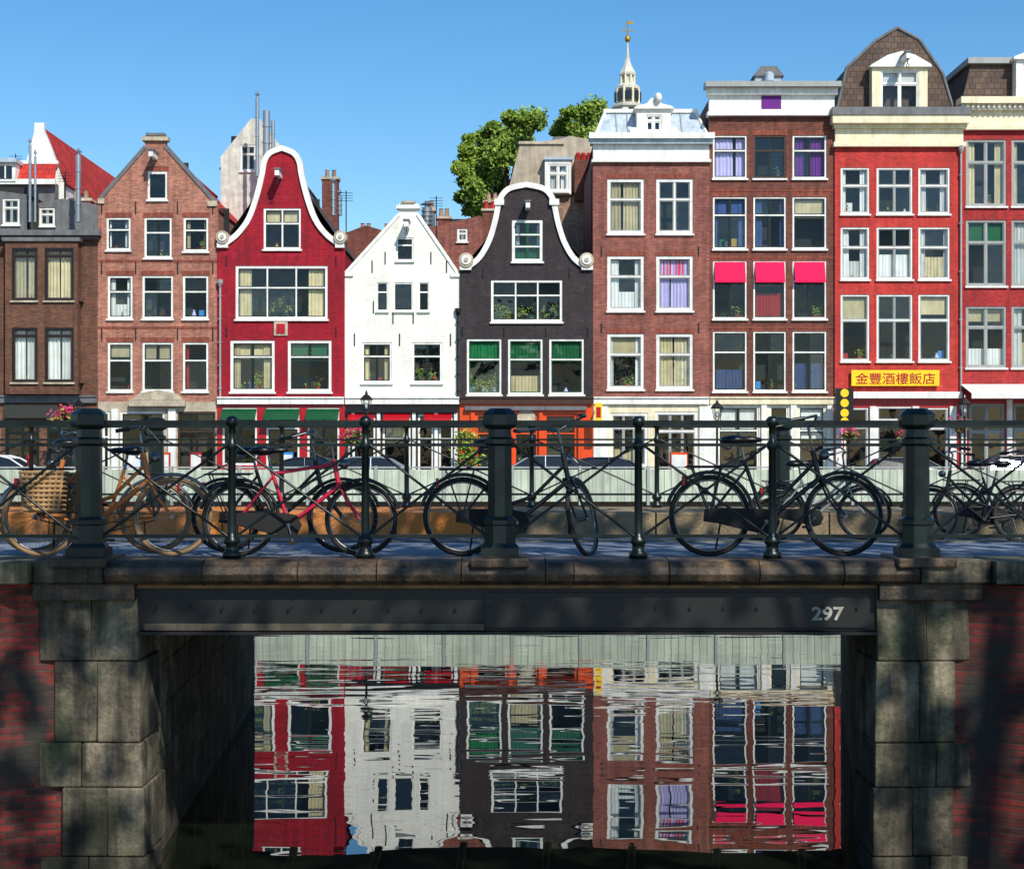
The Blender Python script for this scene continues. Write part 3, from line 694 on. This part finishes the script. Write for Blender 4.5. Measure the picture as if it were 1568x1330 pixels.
def flue(a,b0,b1,Y,r,name='flue_pipe',mat='steel',cap=True):
    m=MB(); x=U(a,Y); m.tube((x,Y,V(b0,Y)),(x,Y,V(b1,Y)),r,mat,10)
    for q in range(4):
        z=V(b1,Y)+(V(b0,Y)-V(b1,Y))*q/4; m.tube((x,Y,z),(x,Y,z+.08),r*1.2,mat,10)
    if cap: m.lathe((x,Y,V(b0,Y)),[(r*.5,0),(r*.5,.12),(r*1.5,.14),(.02,.3)],mat,10)
    return m.obj(name)
flue(394,150,270,74,.09); flue(408,170,270,74,.17,cap=False); flue(418,185,270,74,.09,cap=False); flue(46,222,340,66.5,.06); flue(120,238,340,66.5,.11,cap=True); flue(54,240,340,66,.05)
flue(654,318,345,71,.22); flue(510,282,330,70,.1); flue(520,300,330,71,.1)
for a,b in ((530,292),(668,300),(100,262),(24,236)):
    m=MB(); x=U(a,70); z=V(b,70); m.tube((x,70,z-3),(x,70,z),.025,'blackp')
    for q in range(4): m.tube((x-.3,70,z-.1-q*.12),(x+.3,70,z-.1-q*.12),.012,'blackp')
    m.obj('tv_aerial')
# church tower
m=MB();Y=180;s=Y/2380;x=U(961,Y)
pr=[(24,260),(24,176),(22,168),(25,166),(25,163),(18,160),(16,157),(16,140),(19,138),(19,134),(14,131),(10,128),(9,118),(13,116),(13,113),(10,108),(6,100),(3.6,92),(2,80),(1,62),(.8,60)]
cz=lambda b:EYE+(696-b)*s
m.lathe((x,Y,0),[(r*s,cz(b)) for r,b in pr],'pale',8,rot=math.pi/8)
m.lathe((x,Y,0),[(26*s,0),(26*s,cz(262))],'bt',4,rot=math.pi/4)
for i in range(8):
    t=i*math.pi/4+math.pi/8
    m.tube((x+17.5*s*math.cos(t),Y+17.5*s*math.sin(t),cz(160)),(x+17.5*s*math.cos(t),Y+17.5*s*math.sin(t),cz(136)),.16,'cream',6)
    m.tube((x+11*s*math.cos(t),Y+11*s*math.sin(t),cz(131)),(x+11*s*math.cos(t),Y+11*s*math.sin(t),cz(116)),.12,'cream',6)
    t2=i*math.pi/4
    m.box(x+16*s*math.cos(t2)-.35,x+16*s*math.cos(t2)+.35,Y+16*s*math.sin(t2)-.3,Y+16*s*math.sin(t2)+.3,cz(156),cz(142),'carglass')
m.blob((x,Y,cz(60)),.35,.35,.4,'goldp'); m.tube((x,Y,cz(62)),(x,Y,cz(32)),.07,'goldp'); m.tube((x-.9,Y,cz(47)),(x+.9,Y,cz(47)),.05,'goldp'); m.box(x-.1,x+.6,Y-.02,Y+.02,cz(37),cz(33),'goldp')
m.obj('church_tower')
# ---------------------------------------------------------------- trees
def tree(name,base,height,clumps,leafm,ls,per,trunk=.3,fork=None,sub=10,spread=.4):
    E=empty(name); T=MB(); Lf=MB(); b=Vector(base); fk=Vector(fork) if fork else b+Vector((0,0,height*.4))
    T.tube(b,b+(fk-b)*.5,trunk,'bark',10,trunk*.8); T.tube(b+(fk-b)*.5,fk,trunk*.8,'bark',10,trunk*.6)
    for c,r in clumps:
        c=Vector(c); mid=fk.lerp(c,.5)+Vector((0,0,.1*(c-fk).length))
        T.tube(fk,mid,trunk*.4,'bark',6,trunk*.2); T.tube(mid,c,trunk*.2,'bark',5,trunk*.06)
        for _ in range(sub):
            d=Vector((random.gauss(0,1),random.gauss(0,1),random.gauss(0,.8))).normalized()*r*random.uniform(.35,.95)
            T.tube(c,c+d,trunk*.06,'bark',4,.01)
            Lf.leaves(c+d,(r*spread,)*3,per//sub,ls,leafm)
    T.obj('trunk_and_limbs',E); Lf.obj('foliage',E)
Y=95
def cl(lst,Y):
    return [((U(a,Y),Y+random.uniform(-3,3),V(b,Y)),r*Y/2380) for a,b,r in lst]
tree('broadleaf_tree',(U(770,Y),Y,2.3),20,cl([(745,228,26),(775,210,26),(805,202,24),(722,255,20),(740,275,26),(727,300,20),(770,250,30),(795,230,28),(716,280,16),(745,325,22),(760,290,26),(724,322,16),(704,270,10),(822,198,13),(738,210,14),(706,300,9),(755,195,10),(712,236,11),(780,194,10),(718,218,8)],Y),'leaf',.15,1300,trunk=.5,fork=(U(775,Y),Y,V(330,Y)),sub=20,spread=.42)
Y=100
tree('broadleaf_tree',(U(885,Y),Y,2.3),20,cl([(878,198,22),(905,186,22),(862,200,14),(920,205,20),(890,220,26),(852,206,10),(925,184,14),(892,176,12),(868,186,10),(908,176,10)],Y),'leaf',.15,1300,trunk=.5,fork=(U(885,Y),Y,V(290,Y)),sub=20,spread=.42)
def elm(base,fork,cs):
    tree('elm_tree',base,12,[((-a,b,c),r) for a,b,c,r in cs],'leafd',.2,270,trunk=.38,fork=fork)
elm((9.5,2,2.6),(9,3,7.5),[(-10,4,11.5,2.6),(-7.2,6,12,2.4),(-8.5,8.5,12.5,2.4),(-5,3.5,12,2.3),(-4.2,8,11.8,2.4),(-6.4,11,13,2.4),(-9.8,12,12.5,2.2),(-2.8,5.6,13,2.2),(-2.5,10.6,12.6,2.2),(-12,8,12,2.4),(-6,2,13,2.3),(-3.6,12.4,13.4,1.9)])
elm((-9.5,1,2.6),(-8.2,3,7.5),[(6,4,12,2.4),(2.5,7.2,11.8,2.2),(.2,4,12.8,2.2),(-.2,8.6,12.6,2.3),(3.2,10.5,13,2.2),(5.6,8,12.2,2.4),(-1.2,2,13,2.2),(3,3,13,2.3),(.8,12.3,12.8,2.0),(-4.4,13.4,12.4,1.9)])
# ---------------------------------------------------------------- ground, water, quay
m=MB(); m.box(-1500,1500,53,3000,-1,2.3,'asph'); m.obj('ground')
m=MB(); m.face([(-200,53.6,2.304),(200,53.6,2.304),(200,61.5,2.304),(-200,61.5,2.304)],'cobble'); m.obj('street')
m=MB(); m.box(-200,200,61.5,64.3,2.3,2.42,'pave'); m.obj('pavement')
m=MB(); m.box(-200,200,52.7,52.99,-1,2.28,'qb'); m.box(-200,200,52.6,53.5,2.3,2.45,'gstone'); m.obj('quay_wall')
wm,nt,b=newmat('canal_water'); b.inputs['Base Color'].default_value=(.006,.010,.005,1); b.inputs['Roughness'].default_value=.004; b.inputs['IOR'].default_value=2.2
h1=noise(nt,pos(nt,.55,1.5,1),.75,1,.4); h2=noise(nt,pos(nt,1.1,3.0,1),1.1,1,.4)
pt=ramp(nt,noise(nt,pos(nt,.25,.5,1),.7,2),.38,g(.10),.62,g(.42))
mz=N(nt,'ShaderNodeMath',operation='MULTIPLY'); L(nt,h2,mz.inputs[0]); L(nt,pt,mz.inputs[1])
mx=N(nt,'ShaderNodeMath',operation='ADD'); L(nt,mz.outputs[0],mx.inputs[0]); L(nt,h1,mx.inputs[1])
bump(nt,b,mx.outputs[0],1.0,.0058)
m=MB(); m.face([(-1500,-200,0),(1500,-200,0),(1500,53.1,0),(-1500,53.1,0)],wm); m.obj('canal_water')
m=MB(); x=-46
while x<46:
    m.box(x+.06,x+2.24,52.50,52.54,2.22,3.30,'barrier'); m.box(x-.05,x+.05,52.44,52.59,2.1,3.42,'greyp'); m.box(x+.05,x+2.25,52.47,52.57,3.345,3.4,'greyp')
    for k in range(1,9): m.box(x+.06+k*.24,x+.08+k*.24,52.485,52.499,2.23,3.29,'greyp')
    x+=2.3
m.obj('quay_barrier')
# ---------------------------------------------------------------- bridge
BR=empty('canal_bridge')
m=MB(); LA=[(-3.36,14.06),(-4.03,24),(-40,24),(-40,14.06)]; RA=[(3.27,14.06),(40,14.06),(40,24),(5.14,24)]
m.vprism(LA,-1,2.55,'bb'); m.vprism(RA,-1,2.55,'bb'); m.obj('abutments',BR)
m=MB(); m.vprism([(-3.45,14.3),(3.4,14.3),(5.3,23.9),(-4.2,23.9)],2.28,2.56,'beam')
for k in range(7):
    t=(k+.5)/7; m.tube((-3.3+6.5*t,14.3,2.24),(-4+9.1*t,23.9,2.24),.07,'beam',6)
m.obj('deck_underside',BR)
m=MB(); m.box(-40,40,14.35,17,2.56,2.85,'pave'); m.box(-40,40,16.9,17.1,2.56,2.86,'gran'); m.obj('footway',BR)
m=MB(); m.box(-40,40,17.1,21.5,2.56,2.7,'cobble'); m.obj('bridge_roadway',BR)
m=MB()
x=-40
while x<40:
    m.box(x,x+1.18,21.5,24,2.56,3.0,'far' if x<-1.2 else 'farg'); x+=1.2  # left blocks carry the painted sunlit orange, the rest are tan
m.obj('far_kerb',BR,bevel=.01)
m=MB(); m.box(-3.36,3.27,13.98,14.3,2.22,2.6,'beam'); m.box(-3.36,3.27,13.9,14.28,2.19,2.215,'beam'); m.box(-3.36,3.27,13.93,14.2,2.605,2.635,'rustline')
m.box(-3.3,-.25,13.94,13.975,2.225,2.285,'flange'); m.box(-.24,3.2,13.955,13.975,2.25,2.56,'beam')
for k in range(22): m.tube((-3.2+.3*k,13.93,2.43),(-3.2+.3*k,13.98,2.43),.014,'beam',6)
m.obj('fascia_girder',BR)
m=MB(); xs=[-3.62,-2.75,-1.9,-1.2,-.45,.3,.55,1.4,2.2,2.95,3.62]
prof=[(14.42,2.64),(13.86,2.64),(13.80,2.68),(13.77,2.74),(13.79,2.80),(13.85,2.845),(13.93,2.86),(14.42,2.86)]
for a,c in zip(xs,xs[1:]): m.xprism(prof,a+.003,c-.003,'cope')
m.obj('coping',BR,bevel=.008)
m=MB()
for sgn in (-1,1):
    for k,(a,c) in enumerate(((3.63,4.25),(4.26,5.4),(5.41,7))):
        dy=[0,.12,.5][k]; y0=13.78-dy
        x0,x1=(a,c) if sgn>0 else (-c,-a)
        m.box(x0,x1,y0,14.42,2.66,2.86+.001*k,'gran')
for x in (-3.85,-.11,3.68): m.box(x-.26,x+.26,13.74,14.45,2.8,2.885,'cope')
m.obj('pier_caps',BR,bevel=.015)
m=MB(); zrow=[2.655,1.95,1.22,.82,.2,-.5]
lw=[(-4.26,-3.78,-3.36),(-4.1,-3.72,-3.33),(-4.26,-3.86,-3.31),(-4.02,-3.62,-3.29),(-4.24,-3.8,-3.27)]
rw=[(3.27,3.72,4.1),(3.26,3.66,3.98),(3.25,3.8,4.16),(3.24,3.6,3.96),(3.23,3.75,4.1)]
def jit(): return random.uniform(-.02,.02)
def roughblock(x0,x1,y0,y1,z0,z1):
    j=lambda:random.uniform(-.012,.012)
    m.faces([(x0+j(),y0+j(),z0),(x1+j(),y0+j(),z0),(x1,y1,z0),(x0,y1,z0),(x0+j(),y0+j(),z1),(x1+j(),y0+j(),z1),(x1,y1,z1),(x0,y1,z1)],
            [(0,3,2,1),(4,5,6,7),(0,1,5,4),(1,2,6,5),(2,3,7,6),(3,0,4,7)],'gran')
for i in range(5):
    zt,zb=zrow[i],zrow[i+1]
    a,b_,c=lw[i]
    roughblock(a+jit(),b_-.003,13.94+jit()*.5,14.3,zb+.004,zt-.003); roughblock(b_,c,13.93+jit()*.5,14.55+.2*(i%2),zb+.004,zt-.004)
    if i==0: m.box(-4.28,c-.005,13.85,14.2,2.5,2.657,'cope')
    a,b_,c=rw[i]
    roughblock(a,b_-.003,13.93+jit()*.5,14.55+.2*(i%2),zb+.004,zt-.004); roughblock(b_,c+jit(),13.94+jit()*.5,14.3,zb+.004,zt-.003)
    if i==0: m.box(a+.005,4.2,13.85,14.2,2.5,2.657,'cope')
for sgn,(xn,xf) in ((-1,(-3.33,-4.0)),(1,(3.24,5.1))):
    for i in range(6):
        y=14.8
        z0=-.3+i*.42
        while y<23.9:
            y2=min(y+random.uniform(.7,1.2),24); t=(y-14)/10; t2=(y2-14)/10
            xa=xn+(xf-xn)*t; xb=xn+(xf-xn)*t2
            o=.05*sgn
            m.vprism([(xa-o*0.6,y),(xb-o*.6,y2-.01),(xb+o*2,y2-.01),(xa+o*2,y)],z0,z0+.41,'gran'); y=y2
m.obj('stone_quoins',BR,bevel=.014)
m=MB()
m.vprism([(-4.05,14.0),(-4.4,13.93),(-5.2,13.6),(-7,12),(-7,14.05),(-4.05,14.05)],-1,2.64,'bb')
m.vprism([(3.95,14.0),(4.3,13.9),(5.0,13.4),(7,11.6),(7,14.05),(3.95,14.05)],-1,2.64,'bb')
m.obj('wing_walls',BR)
glyph_text('297',.165,2.83,13.95,2.32,'text',BR,'bridge_number',1.15)
m=MB(); m.vprism([(-60,-40),(-7,-40),(-7,12),(-5.2,13.6),(-5.2,14.05),(-60,14.05)],-1,2.6,'cobble'); m.vprism([(60,-40),(7,-40),(7,11.6),(5,13.4),(5,14.05),(60,14.05)],-1,2.6,'cobble'); m.obj('canal_bank')
def railing(name,y,zb,posts,big,x0,x1,mat='iron',thin=1.0):
    m=MB()
    top,mid,low=zb+1.23,zb+1.03,zb+.2
    m.box(x0,x1,y-.03,y+.03,top-.022,top+.022,mat); m.box(x0,x1,y-.012,y+.012,mid-.014,mid+.014,mat); m.box(x0,x1,y-.012,y+.012,low-.016,low+.016,mat)
    for x in posts:
        if x in big: continue
        m.lathe((x,y,zb),[(.085,0),(.085,.05),(.06,.07),(.055,.12),(.075,.14),(.075,.17),(.045,.2),(.038,.24),(.034,.98),(.05,1.0),(.05,1.05),(.034,1.07),(.032,1.2),(.06,1.21),(.06,1.26),(.03,1.29)],mat,10,True)
    for x in big:
        m.box(x-.17,x+.17,y-.17,y+.17,zb,zb+.1,mat)
        m.lathe((x,y,zb),[(.19,.1),(.155,.14),(.15,.3),(.165,.31),(.165,.35),(.12,.38),(.115,1.02),(.15,1.04),(.15,1.08),(.115,1.1),(.11,1.17),(.15,1.19),(.165,1.21),(.165,1.3),(.14,1.33),(.1,1.36)],mat,8,False,rot=math.pi/8)
    ps=sorted(posts)
    for a,c in zip(ps,ps[1:]):
        wa=.12 if a in big else .04; wc=.12 if c in big else .04
        for p,q,dy in (((a+wa,mid),(c-wc,low),-.008),((a+wa,low),(c-wc,mid),.008)):
            m.tube((p[0],y+dy,p[1]),(q[0],y+dy,q[1]),.0135*thin,mat,6)
        xm=(a+c)/2; zm=(mid+low)/2; m.blob((xm,y,zm),.03,.02,.03,mat)
    return m.obj(name)
railing('bridge_railing',14.15,2.86,[-7.4,-6.2,-5.05,-3.85,-2.55,-1.335,-.11,1.15,2.37,3.68,4.9,6.1,7.3],[-3.85,-.11,3.68,7.3,-7.4],-7.4,7.3)
railing('bridge_railing',23.6,3.0,[-13+1.9*k for k in range(15)],[-5.4,4.1],-13,13.6,thin=.9)
# ---------------------------------------------------------------- bicycles
def bicycle(x,y,z,flip=1,frame='blackp',tyre='rubber',steer=0,lean=0,yaw=0,case=True,rack=True,basket=False,ladies=True,sc=1.0,bars='dutch',fender='blackp',crate=False):
    m=MB()
    Bm=Matrix.Translation((x,y,z))@Matrix.Rotation(yaw+(math.pi if flip<0 else 0),4,'Z')@Matrix.Rotation(lean,4,'X')@Matrix.Scale(sc,4)
    m.T=Bm; R=.345
    def wheel(c):
        m.torus(c,R-.018,.021,tyre,40,7); m.torus(c,R-.044,.011,'chrome',40,5)
        m.tube(Vector(c)+Vector((0,-.05,0)),Vector(c)+Vector((0,.05,0)),.022,'chrome',8)
        for i in range(18):
            t=2*math.pi*i/18; d=Vector((math.cos(t),0,math.sin(t)))
            m.tube(Vector(c)+Vector((0,.025*(1 if i%2 else -1),0)),Vector(c)+d*(R-.04),.0017,'chrome',3,cap=False)
    rh=(0,0,R); bb=(.47,0,.29); st=(.30,0,.80); hb=(.93,0,.66); ht=(.88,0,.90); fh=(1.14,0,R)
    wheel(rh); m.torus(rh,R+.022,.018,fender,18,5,math.radians(5),math.radians(165))
    t=.018
    m.tube(bb,st,t,frame); m.tube(bb,hb,t*1.15,frame)
    if ladies: m.path([ (.41,0,.45),(.62,0,.52),(.9,0,.80)],t,frame)
    else: m.tube((.31,0,.77),(.885,0,.86),t,frame)
    m.tube(hb,ht,.024,frame)
    for s in (-.045,.045):
        m.tube((0,s,R),(.47,s*.5,.29),.011,frame); m.tube((0,s,R),(.31,s*.4,.74),.010,frame)
    m.tube(st,(.27,0,.95),.013,'chrome')
    m.T=Bm@Matrix.Translation((.24,0,.985)); m.blob((-.03,0,0),.13,.095,.045,'blackp'); m.blob((.1,0,.005),.12,.035,.03,'blackp')
    for s in (-.05,.05): m.torus((-.08,s,-.05),.025,.006,'chrome',10,4)
    m.T=Bm
    m.tube((.47,-.07,.29),(.47,.07,.29),.02,'chrome')
    ang=random.uniform(.3,2.6)
    for s in (-1,1):
        e=Vector((.47+s*.17*math.cos(ang),s*.085,.29+s*.17*math.sin(ang))); m.tube((.47,s*.08,.29),e,.009,'chrome'); m.box(e.x-.045,e.x+.045,min(e.y,e.y+s*.09),max(e.y,e.y+s*.09),e.z-.012,e.z+.012,'rubber')
    if case:
        pr=[(-.06,R-.05),(.05,R-.065),(.47,.18),(.55,.2),(.59,.29),(.55,.38),(.46,.4),(.05,R+.065),(-.05,R+.05)]
        m.prism(pr,-.065,-.035,'rubber')
    else:
        m.torus((.47,-.05,.29),.09,.008,'chrome',20,4); m.tube((0,-.05,R+.03),(.47,-.05,.38),.006,'blackp'); m.tube((0,-.05,R-.03),(.47,-.05,.2),.006,'blackp')
    if rack:
        for s in (-.06,.06):
            m.tube((-.2,s,.76),(.26,s,.76),.008,'blackp'); m.tube((0,s,R),(-.15,s,.76),.007,'blackp'); m.tube((0,s,R),(.1,s,.76),.007,'blackp')
        for k in range(5): m.tube((-.2+k*.1,-.06,.76),(-.2+k*.1,.06,.76),.007,'blackp')
        m.box(-.235,-.21,-.03,.03,.6,.68,'redp')
    m.tube((.1,.05,.3),(.06,.17,.01),.009,'blackp')
    ax=(Vector(ht)-Vector(hb)).normalized()
    m.T=Bm@Matrix.Translation(hb)@Matrix.Rotation(steer,4,ax)@Matrix.Translation(-Vector(hb))
    wheel(fh); m.torus(fh,R+.022,.018,fender,18,5,math.radians(15),math.radians(140))
    for s in (-.05,.05): m.path([(.93,s*.6,.68),(1.02,s,.5),(1.14,s,R)],.011,frame)
    m.box(.915,.945,-.05,.05,.655,.69,frame)
    if bars=='dutch':
        m.tube(ht,(.845,0,1.10),.013,'chrome')
        for s in (-1,1):
            m.path([(.845,0,1.10),(.88,s*.08,1.14),(.84,s*.25,1.17),(.72,s*.31,1.14)],.012,'chrome'); m.tube((.72,s*.31,1.14),(.6,s*.31,1.12),.019,'blackp')
    else:
        m.tube(ht,(.86,0,1.03),.012,'chrome'); m.tube((.86,-.3,1.05),(.86,.3,1.05),.012,'blackp')
        for s in (-1,1): m.tube((.86,s*.2,1.05),(.8,s*.31,1.05),.016,'blackp')
    m.blob((.98,0,.86),.05,.045,.045,'chrome'); m.tube((.93,0,.80),(.98,0,.86),.007,'blackp')
    m.path([(.93,.02,.9),(1.02,.06,1.0),(.9,.08,1.13)],.004,'blackp',4)
    m.T=Bm
    if crate:
        for s in (-1,1):
            ya=s*.12; yb=s*.3; y0,y1=min(ya,yb),max(ya,yb)
            for k in range(9):
                zz=.40+.32*k/8; q=.03*(8-k)/8
                m.path([(-.1+q,y0,zz),(.26-q,y0,zz),(.26-q,y1,zz),(-.1+q,y1,zz),(-.1+q,y0,zz)],.017,'wicker',5)
            for k in range(8): m.tube((-.07+.30*k/7,y0,.40),(-.1+.36*k/7,y0,.73),.012,'wicker',4)
            m.box(-.07,.23,y0,y1,.38,.40,'wicker')
    return m.obj('bicycle')
ZD=2.853
yb=14.48
def BX(a,Y=yb): return (a-784)*Y/2380
bicycle(BX(60),yb+.05,ZD,1,frame='rust',tyre='tanrub',fender='chrome',lean=-.05,yaw=.02,case=False,crate=True,steer=.1,sc=1.07)
bicycle(BX(215),yb+.6,ZD,-1,frame='rust',tyre='tanrub',fender='chrome',case=False,lean=.05,yaw=.1,steer=.4)
bicycle(BX(365),yb+.02,ZD,1,frame='pinkp',lean=-.05,yaw=.02,case=True,ladies=False,steer=-.15,fender='blackp',rack=False,bars='flat')
bicycle(BX(326),yb+.7,ZD,1,frame='blackp',lean=.06,yaw=-.05,case=True)
bicycle(BX(708),yb+.06,ZD,1,lean=-.07,yaw=.03,steer=1.15,sc=1.07)
bicycle(BX(1088),yb+.04,ZD,1,lean=-.06,yaw=-.01,steer=.12,sc=1.1)
for a,fl,fr,Y in ((1560,-1,'blackp',19.6),(1470,1,'blackp',20.5),(1190,1,'greyp',20),):
    bicycle(U(a,Y),Y,2.703,fl,frame=fr,yaw=random.uniform(-.15,.15),lean=random.uniform(-.08,.08),steer=random.uniform(-.5,.5))
# ---------------------------------------------------------------- cars
def car(x,y,paintk,flip=1,h=1.45,Lc=4.1):
    m=MB(); m.T=Matrix.Translation((x,y,2.304))@Matrix.Rotation(math.pi if flip<0 else 0,4,'Z')@Matrix.Diagonal((Lc/4.1,1,h/1.45,1))
    body=[(-2.0,.35),(-2.05,.6),(-1.98,.88),(-1.5,.95),(.9,.95),(1.75,.82),(2.03,.62),(2.05,.35),(1.75,.22),(-1.75,.22)]
    m.prism(body,-.85,.85,paintk)
    cab=[(-1.75,.94),(-1.35,1.38),(-1.0,1.45),(.0,1.45),(.35,1.36),(1.05,.94)]; n=len(cab)
    pts=[(x_,-.62 if z_>1 else -.80,z_) for x_,z_ in cab]+[(x_,.62 if z_>1 else .80,z_) for x_,z_ in cab]
    m.faces(pts,[tuple(range(n)),tuple(reversed(range(n,2*n)))]+[(i,(i+1)%n,(i+1)%n+n,i+n) for i in (0,4)],'carglass')
    m.faces(pts,[(i,(i+1)%n,(i+1)%n+n,i+n) for i in (1,2,3)],paintk)
    for s in (-1,1):
        for a,c in (((-1.75,.94),(-1.35,1.38)),((-.35,.94),(-.35,1.45)),((.35,1.36),(1.05,.94)),((-1.35,1.38),(-1.0,1.45)),((-1,1.45),(0,1.45)),((0,1.45),(.35,1.36))):
            m.tube((a[0],s*(.81 if a[1]<1 else .63),a[1]),(c[0],s*(.81 if c[1]<1 else .63),c[1]),.035,paintk,5)
        for wx in (-1.28,1.3):
            m.torus((wx,s*.78,.32),.24,.09,'rubber',20,6); m.tube((wx,s*.76,.32),(wx,s*.84,.32),.2,'chrome',12)
    m.box(2.0,2.06,-.75,-.4,.6,.74,'cW'); m.box(2.0,2.06,.4,.75,.6,.74,'cW'); m.box(-2.07,-2.0,-.78,-.5,.66,.8,'redp'); m.box(-2.07,-2.0,.5,.78,.66,.8,'redp')
    m.obj('parked_car')
for a,k,f,h in ((8,'carw',1,1.45),(585,'cars',1,1.4),(455,'carb',-1,1.38),(820,'cars',-1,1.45),(945,'carb',1,1.38),(1400,'carb',1,1.38),(1540,'carb',-1,1.45)):
    car(U(a,57),57+random.uniform(-.2,.2),k,f,h)
# ---------------------------------------------------------------- street lamps, signs, planters
def lamp(a,top,Y=58.5):
    m=MB(); x=U(a,Y); zt=V(top,Y); z0=2.304
    m.lathe((x,Y,z0),[(.16,0),(.16,.3),(.09,.4),(.07,.9),(.09,.95),(.05,1.0),(.04,zt-z0-.9),(.08,zt-z0-.85),(.05,zt-z0-.8)],'dkgreen',10,True)
    h=zt-.8
    m.lathe((x,Y,h),[(.11,0),(.2,.42)],'glass',6); m.lathe((x,Y,h),[(.23,.42),(.25,.45),(.12,.6),(.06,.63),(.05,.7),(.01,.8)],'blackp',6)
    for i in range(6):
        t=i*math.pi/3; m.tube((x+.11*math.cos(t),Y+.11*math.sin(t),h),(x+.2*math.cos(t),Y+.2*math.sin(t),h+.42),.014,'blackp',4)
    m.tube((x-.3,Y,h-.15),(x+.3,Y,h-.15),.02,'blackp'); m.blob((x,Y,h+.2),.06,.06,.12,'cW')
    m.obj('street_lamp')
lamp(120,606);lamp(561,597);lamp(1098,610);lamp(1477,604)
m=MB(); y=FY-.9
m.box(U(1272),U(1299),y-.08,y+.08,V(655),V(596),'blackp')
for z in (603,618,633,646): m.tube((U(1285.5),y-.09,V(z)),(U(1285.5),y+.09,V(z)),.17,'yellowp',14)
m.tube((U(1285),y,V(600)),(U(1285),FY,V(600)),.03,'blackp'); m.obj('hanging_shop_sign')
m=MB(); m.box(U(909),U(920),y-.05,y+.05,V(655),V(618),'yellowp'); m.box(U(911),U(918),y-.06,y-.051,V(640),V(624),'redp'); m.tube((U(914),y,V(622)),(U(914),FY,V(622)),.03,'blackp'); m.obj('yellow_projecting_sign')
def flowers(name,a,b,Y=62.5,r=.35):
    m=MB(); x=U(a,Y); z=V(b,Y); m.lathe((x,Y,z-.35),[(.12,0),(.25,.25),(.28,.3)],'brownp',10)
    m.leaves((x,Y,z+.05),(r,r,r*.7),160,.07,'flower'); m.leaves((x,Y,z-.1),(r*.9,r*.9,r*.6),120,.08,'leafin')
    m.tube((x,Y,z-.35),(x,Y,2.3),.04,'blackp'); m.obj(name)
for a,b in ((105,632),(90,640),(546,660),(538,668),(1300,662),(1470,650),(1390,668)): flowers('flower_basket',a,b)
m=MB(); x=U(714,62.6); m.lathe((x,62.6,2.42),[(.3,0),(.38,.5)],'brownp',12)
for k in range(6): m.leaves((x+random.uniform(-.3,.3),62.6,3.3+k*.25),(.4,.3,.35),90,.1,'leafin')
m.tube((x,62.6,2.8),(x,62.6,4.2),.04,'bark'); m.obj('potted_shrub')
for a,w,k in ((205,.6,'bluep'),(245,.8,'orangep'),(440,.5,'bluep'),(300,.5,'redp'),(1040,.7,'orangep')):
    m=MB(); x=U(a,62.8); m.box(x-w/2,x+w/2,62.78,62.82,2.8,3.9,k); m.box(x-w/2+.05,x+w/2-.05,62.77,62.779,3.0,3.8,'cW'); m.tube((x-w/2,62.8,2.42),(x-w/2,62.8,3.9),.025,'blackp'); m.tube((x+w/2,62.8,2.42),(x+w/2,62.8,3.9),.025,'blackp'); m.obj('sandwich_board')
m=MB(); m.lathe((U(45,56),56,2.304),[(.12,0),(.12,.1),(.09,.15),(.09,1.3),(.12,1.33),(.12,1.4),(.02,1.55)],'redp',10,True); m.obj('red_bollard')
# ---------------------------------------------------------------- light, sky, camera
el,az=math.radians(43),math.radians(155)
sd=Vector((math.sin(az)*math.cos(el),math.cos(az)*math.cos(el),math.sin(el)))
sl=bpy.data.lights.new('sun','SUN'); sl.energy=5.0; sl.angle=math.radians(.5); sl.color=(1,.94,.84)
so=bpy.data.objects.new('sun',sl); S.collection.objects.link(so); so.rotation_euler=sd.to_track_quat('Z','Y').to_euler()
w=bpy.data.worlds.new("World"); S.world=w; w.use_nodes=True; nt=w.node_tree
bg=nt.nodes['Background']; sk=nt.nodes.new('ShaderNodeTexSky'); sk.sky_type='NISHITA'; sk.sun_disc=False; sk.sun_elevation=el; sk.sun_rotation=az
sk.air_density=1.0; sk.dust_density=.3; sk.ozone_density=2.6
hs=nt.nodes.new('ShaderNodeHueSaturation'); hs.inputs['Saturation'].default_value=1.32; hs.inputs['Hue'].default_value=.497
nt.links.new(sk.outputs[0],hs.inputs['Color']); nt.links.new(hs.outputs[0],bg.inputs[0]); bg.inputs[1].default_value=.15
cam=bpy.data.cameras.new('camera'); co=bpy.data.objects.new('camera',cam); S.collection.objects.link(co)
co.location=(0,0,EYE); co.rotation_euler=(math.pi/2,0,0); cam.sensor_width=36; cam.lens=36*2380/1568; cam.shift_y=31/1568; cam.clip_end=5000; cam.clip_start=.1
S.camera=co
S.view_settings.view_transform='Standard'; S.view_settings.look='None'; S.view_settings.exposure=0
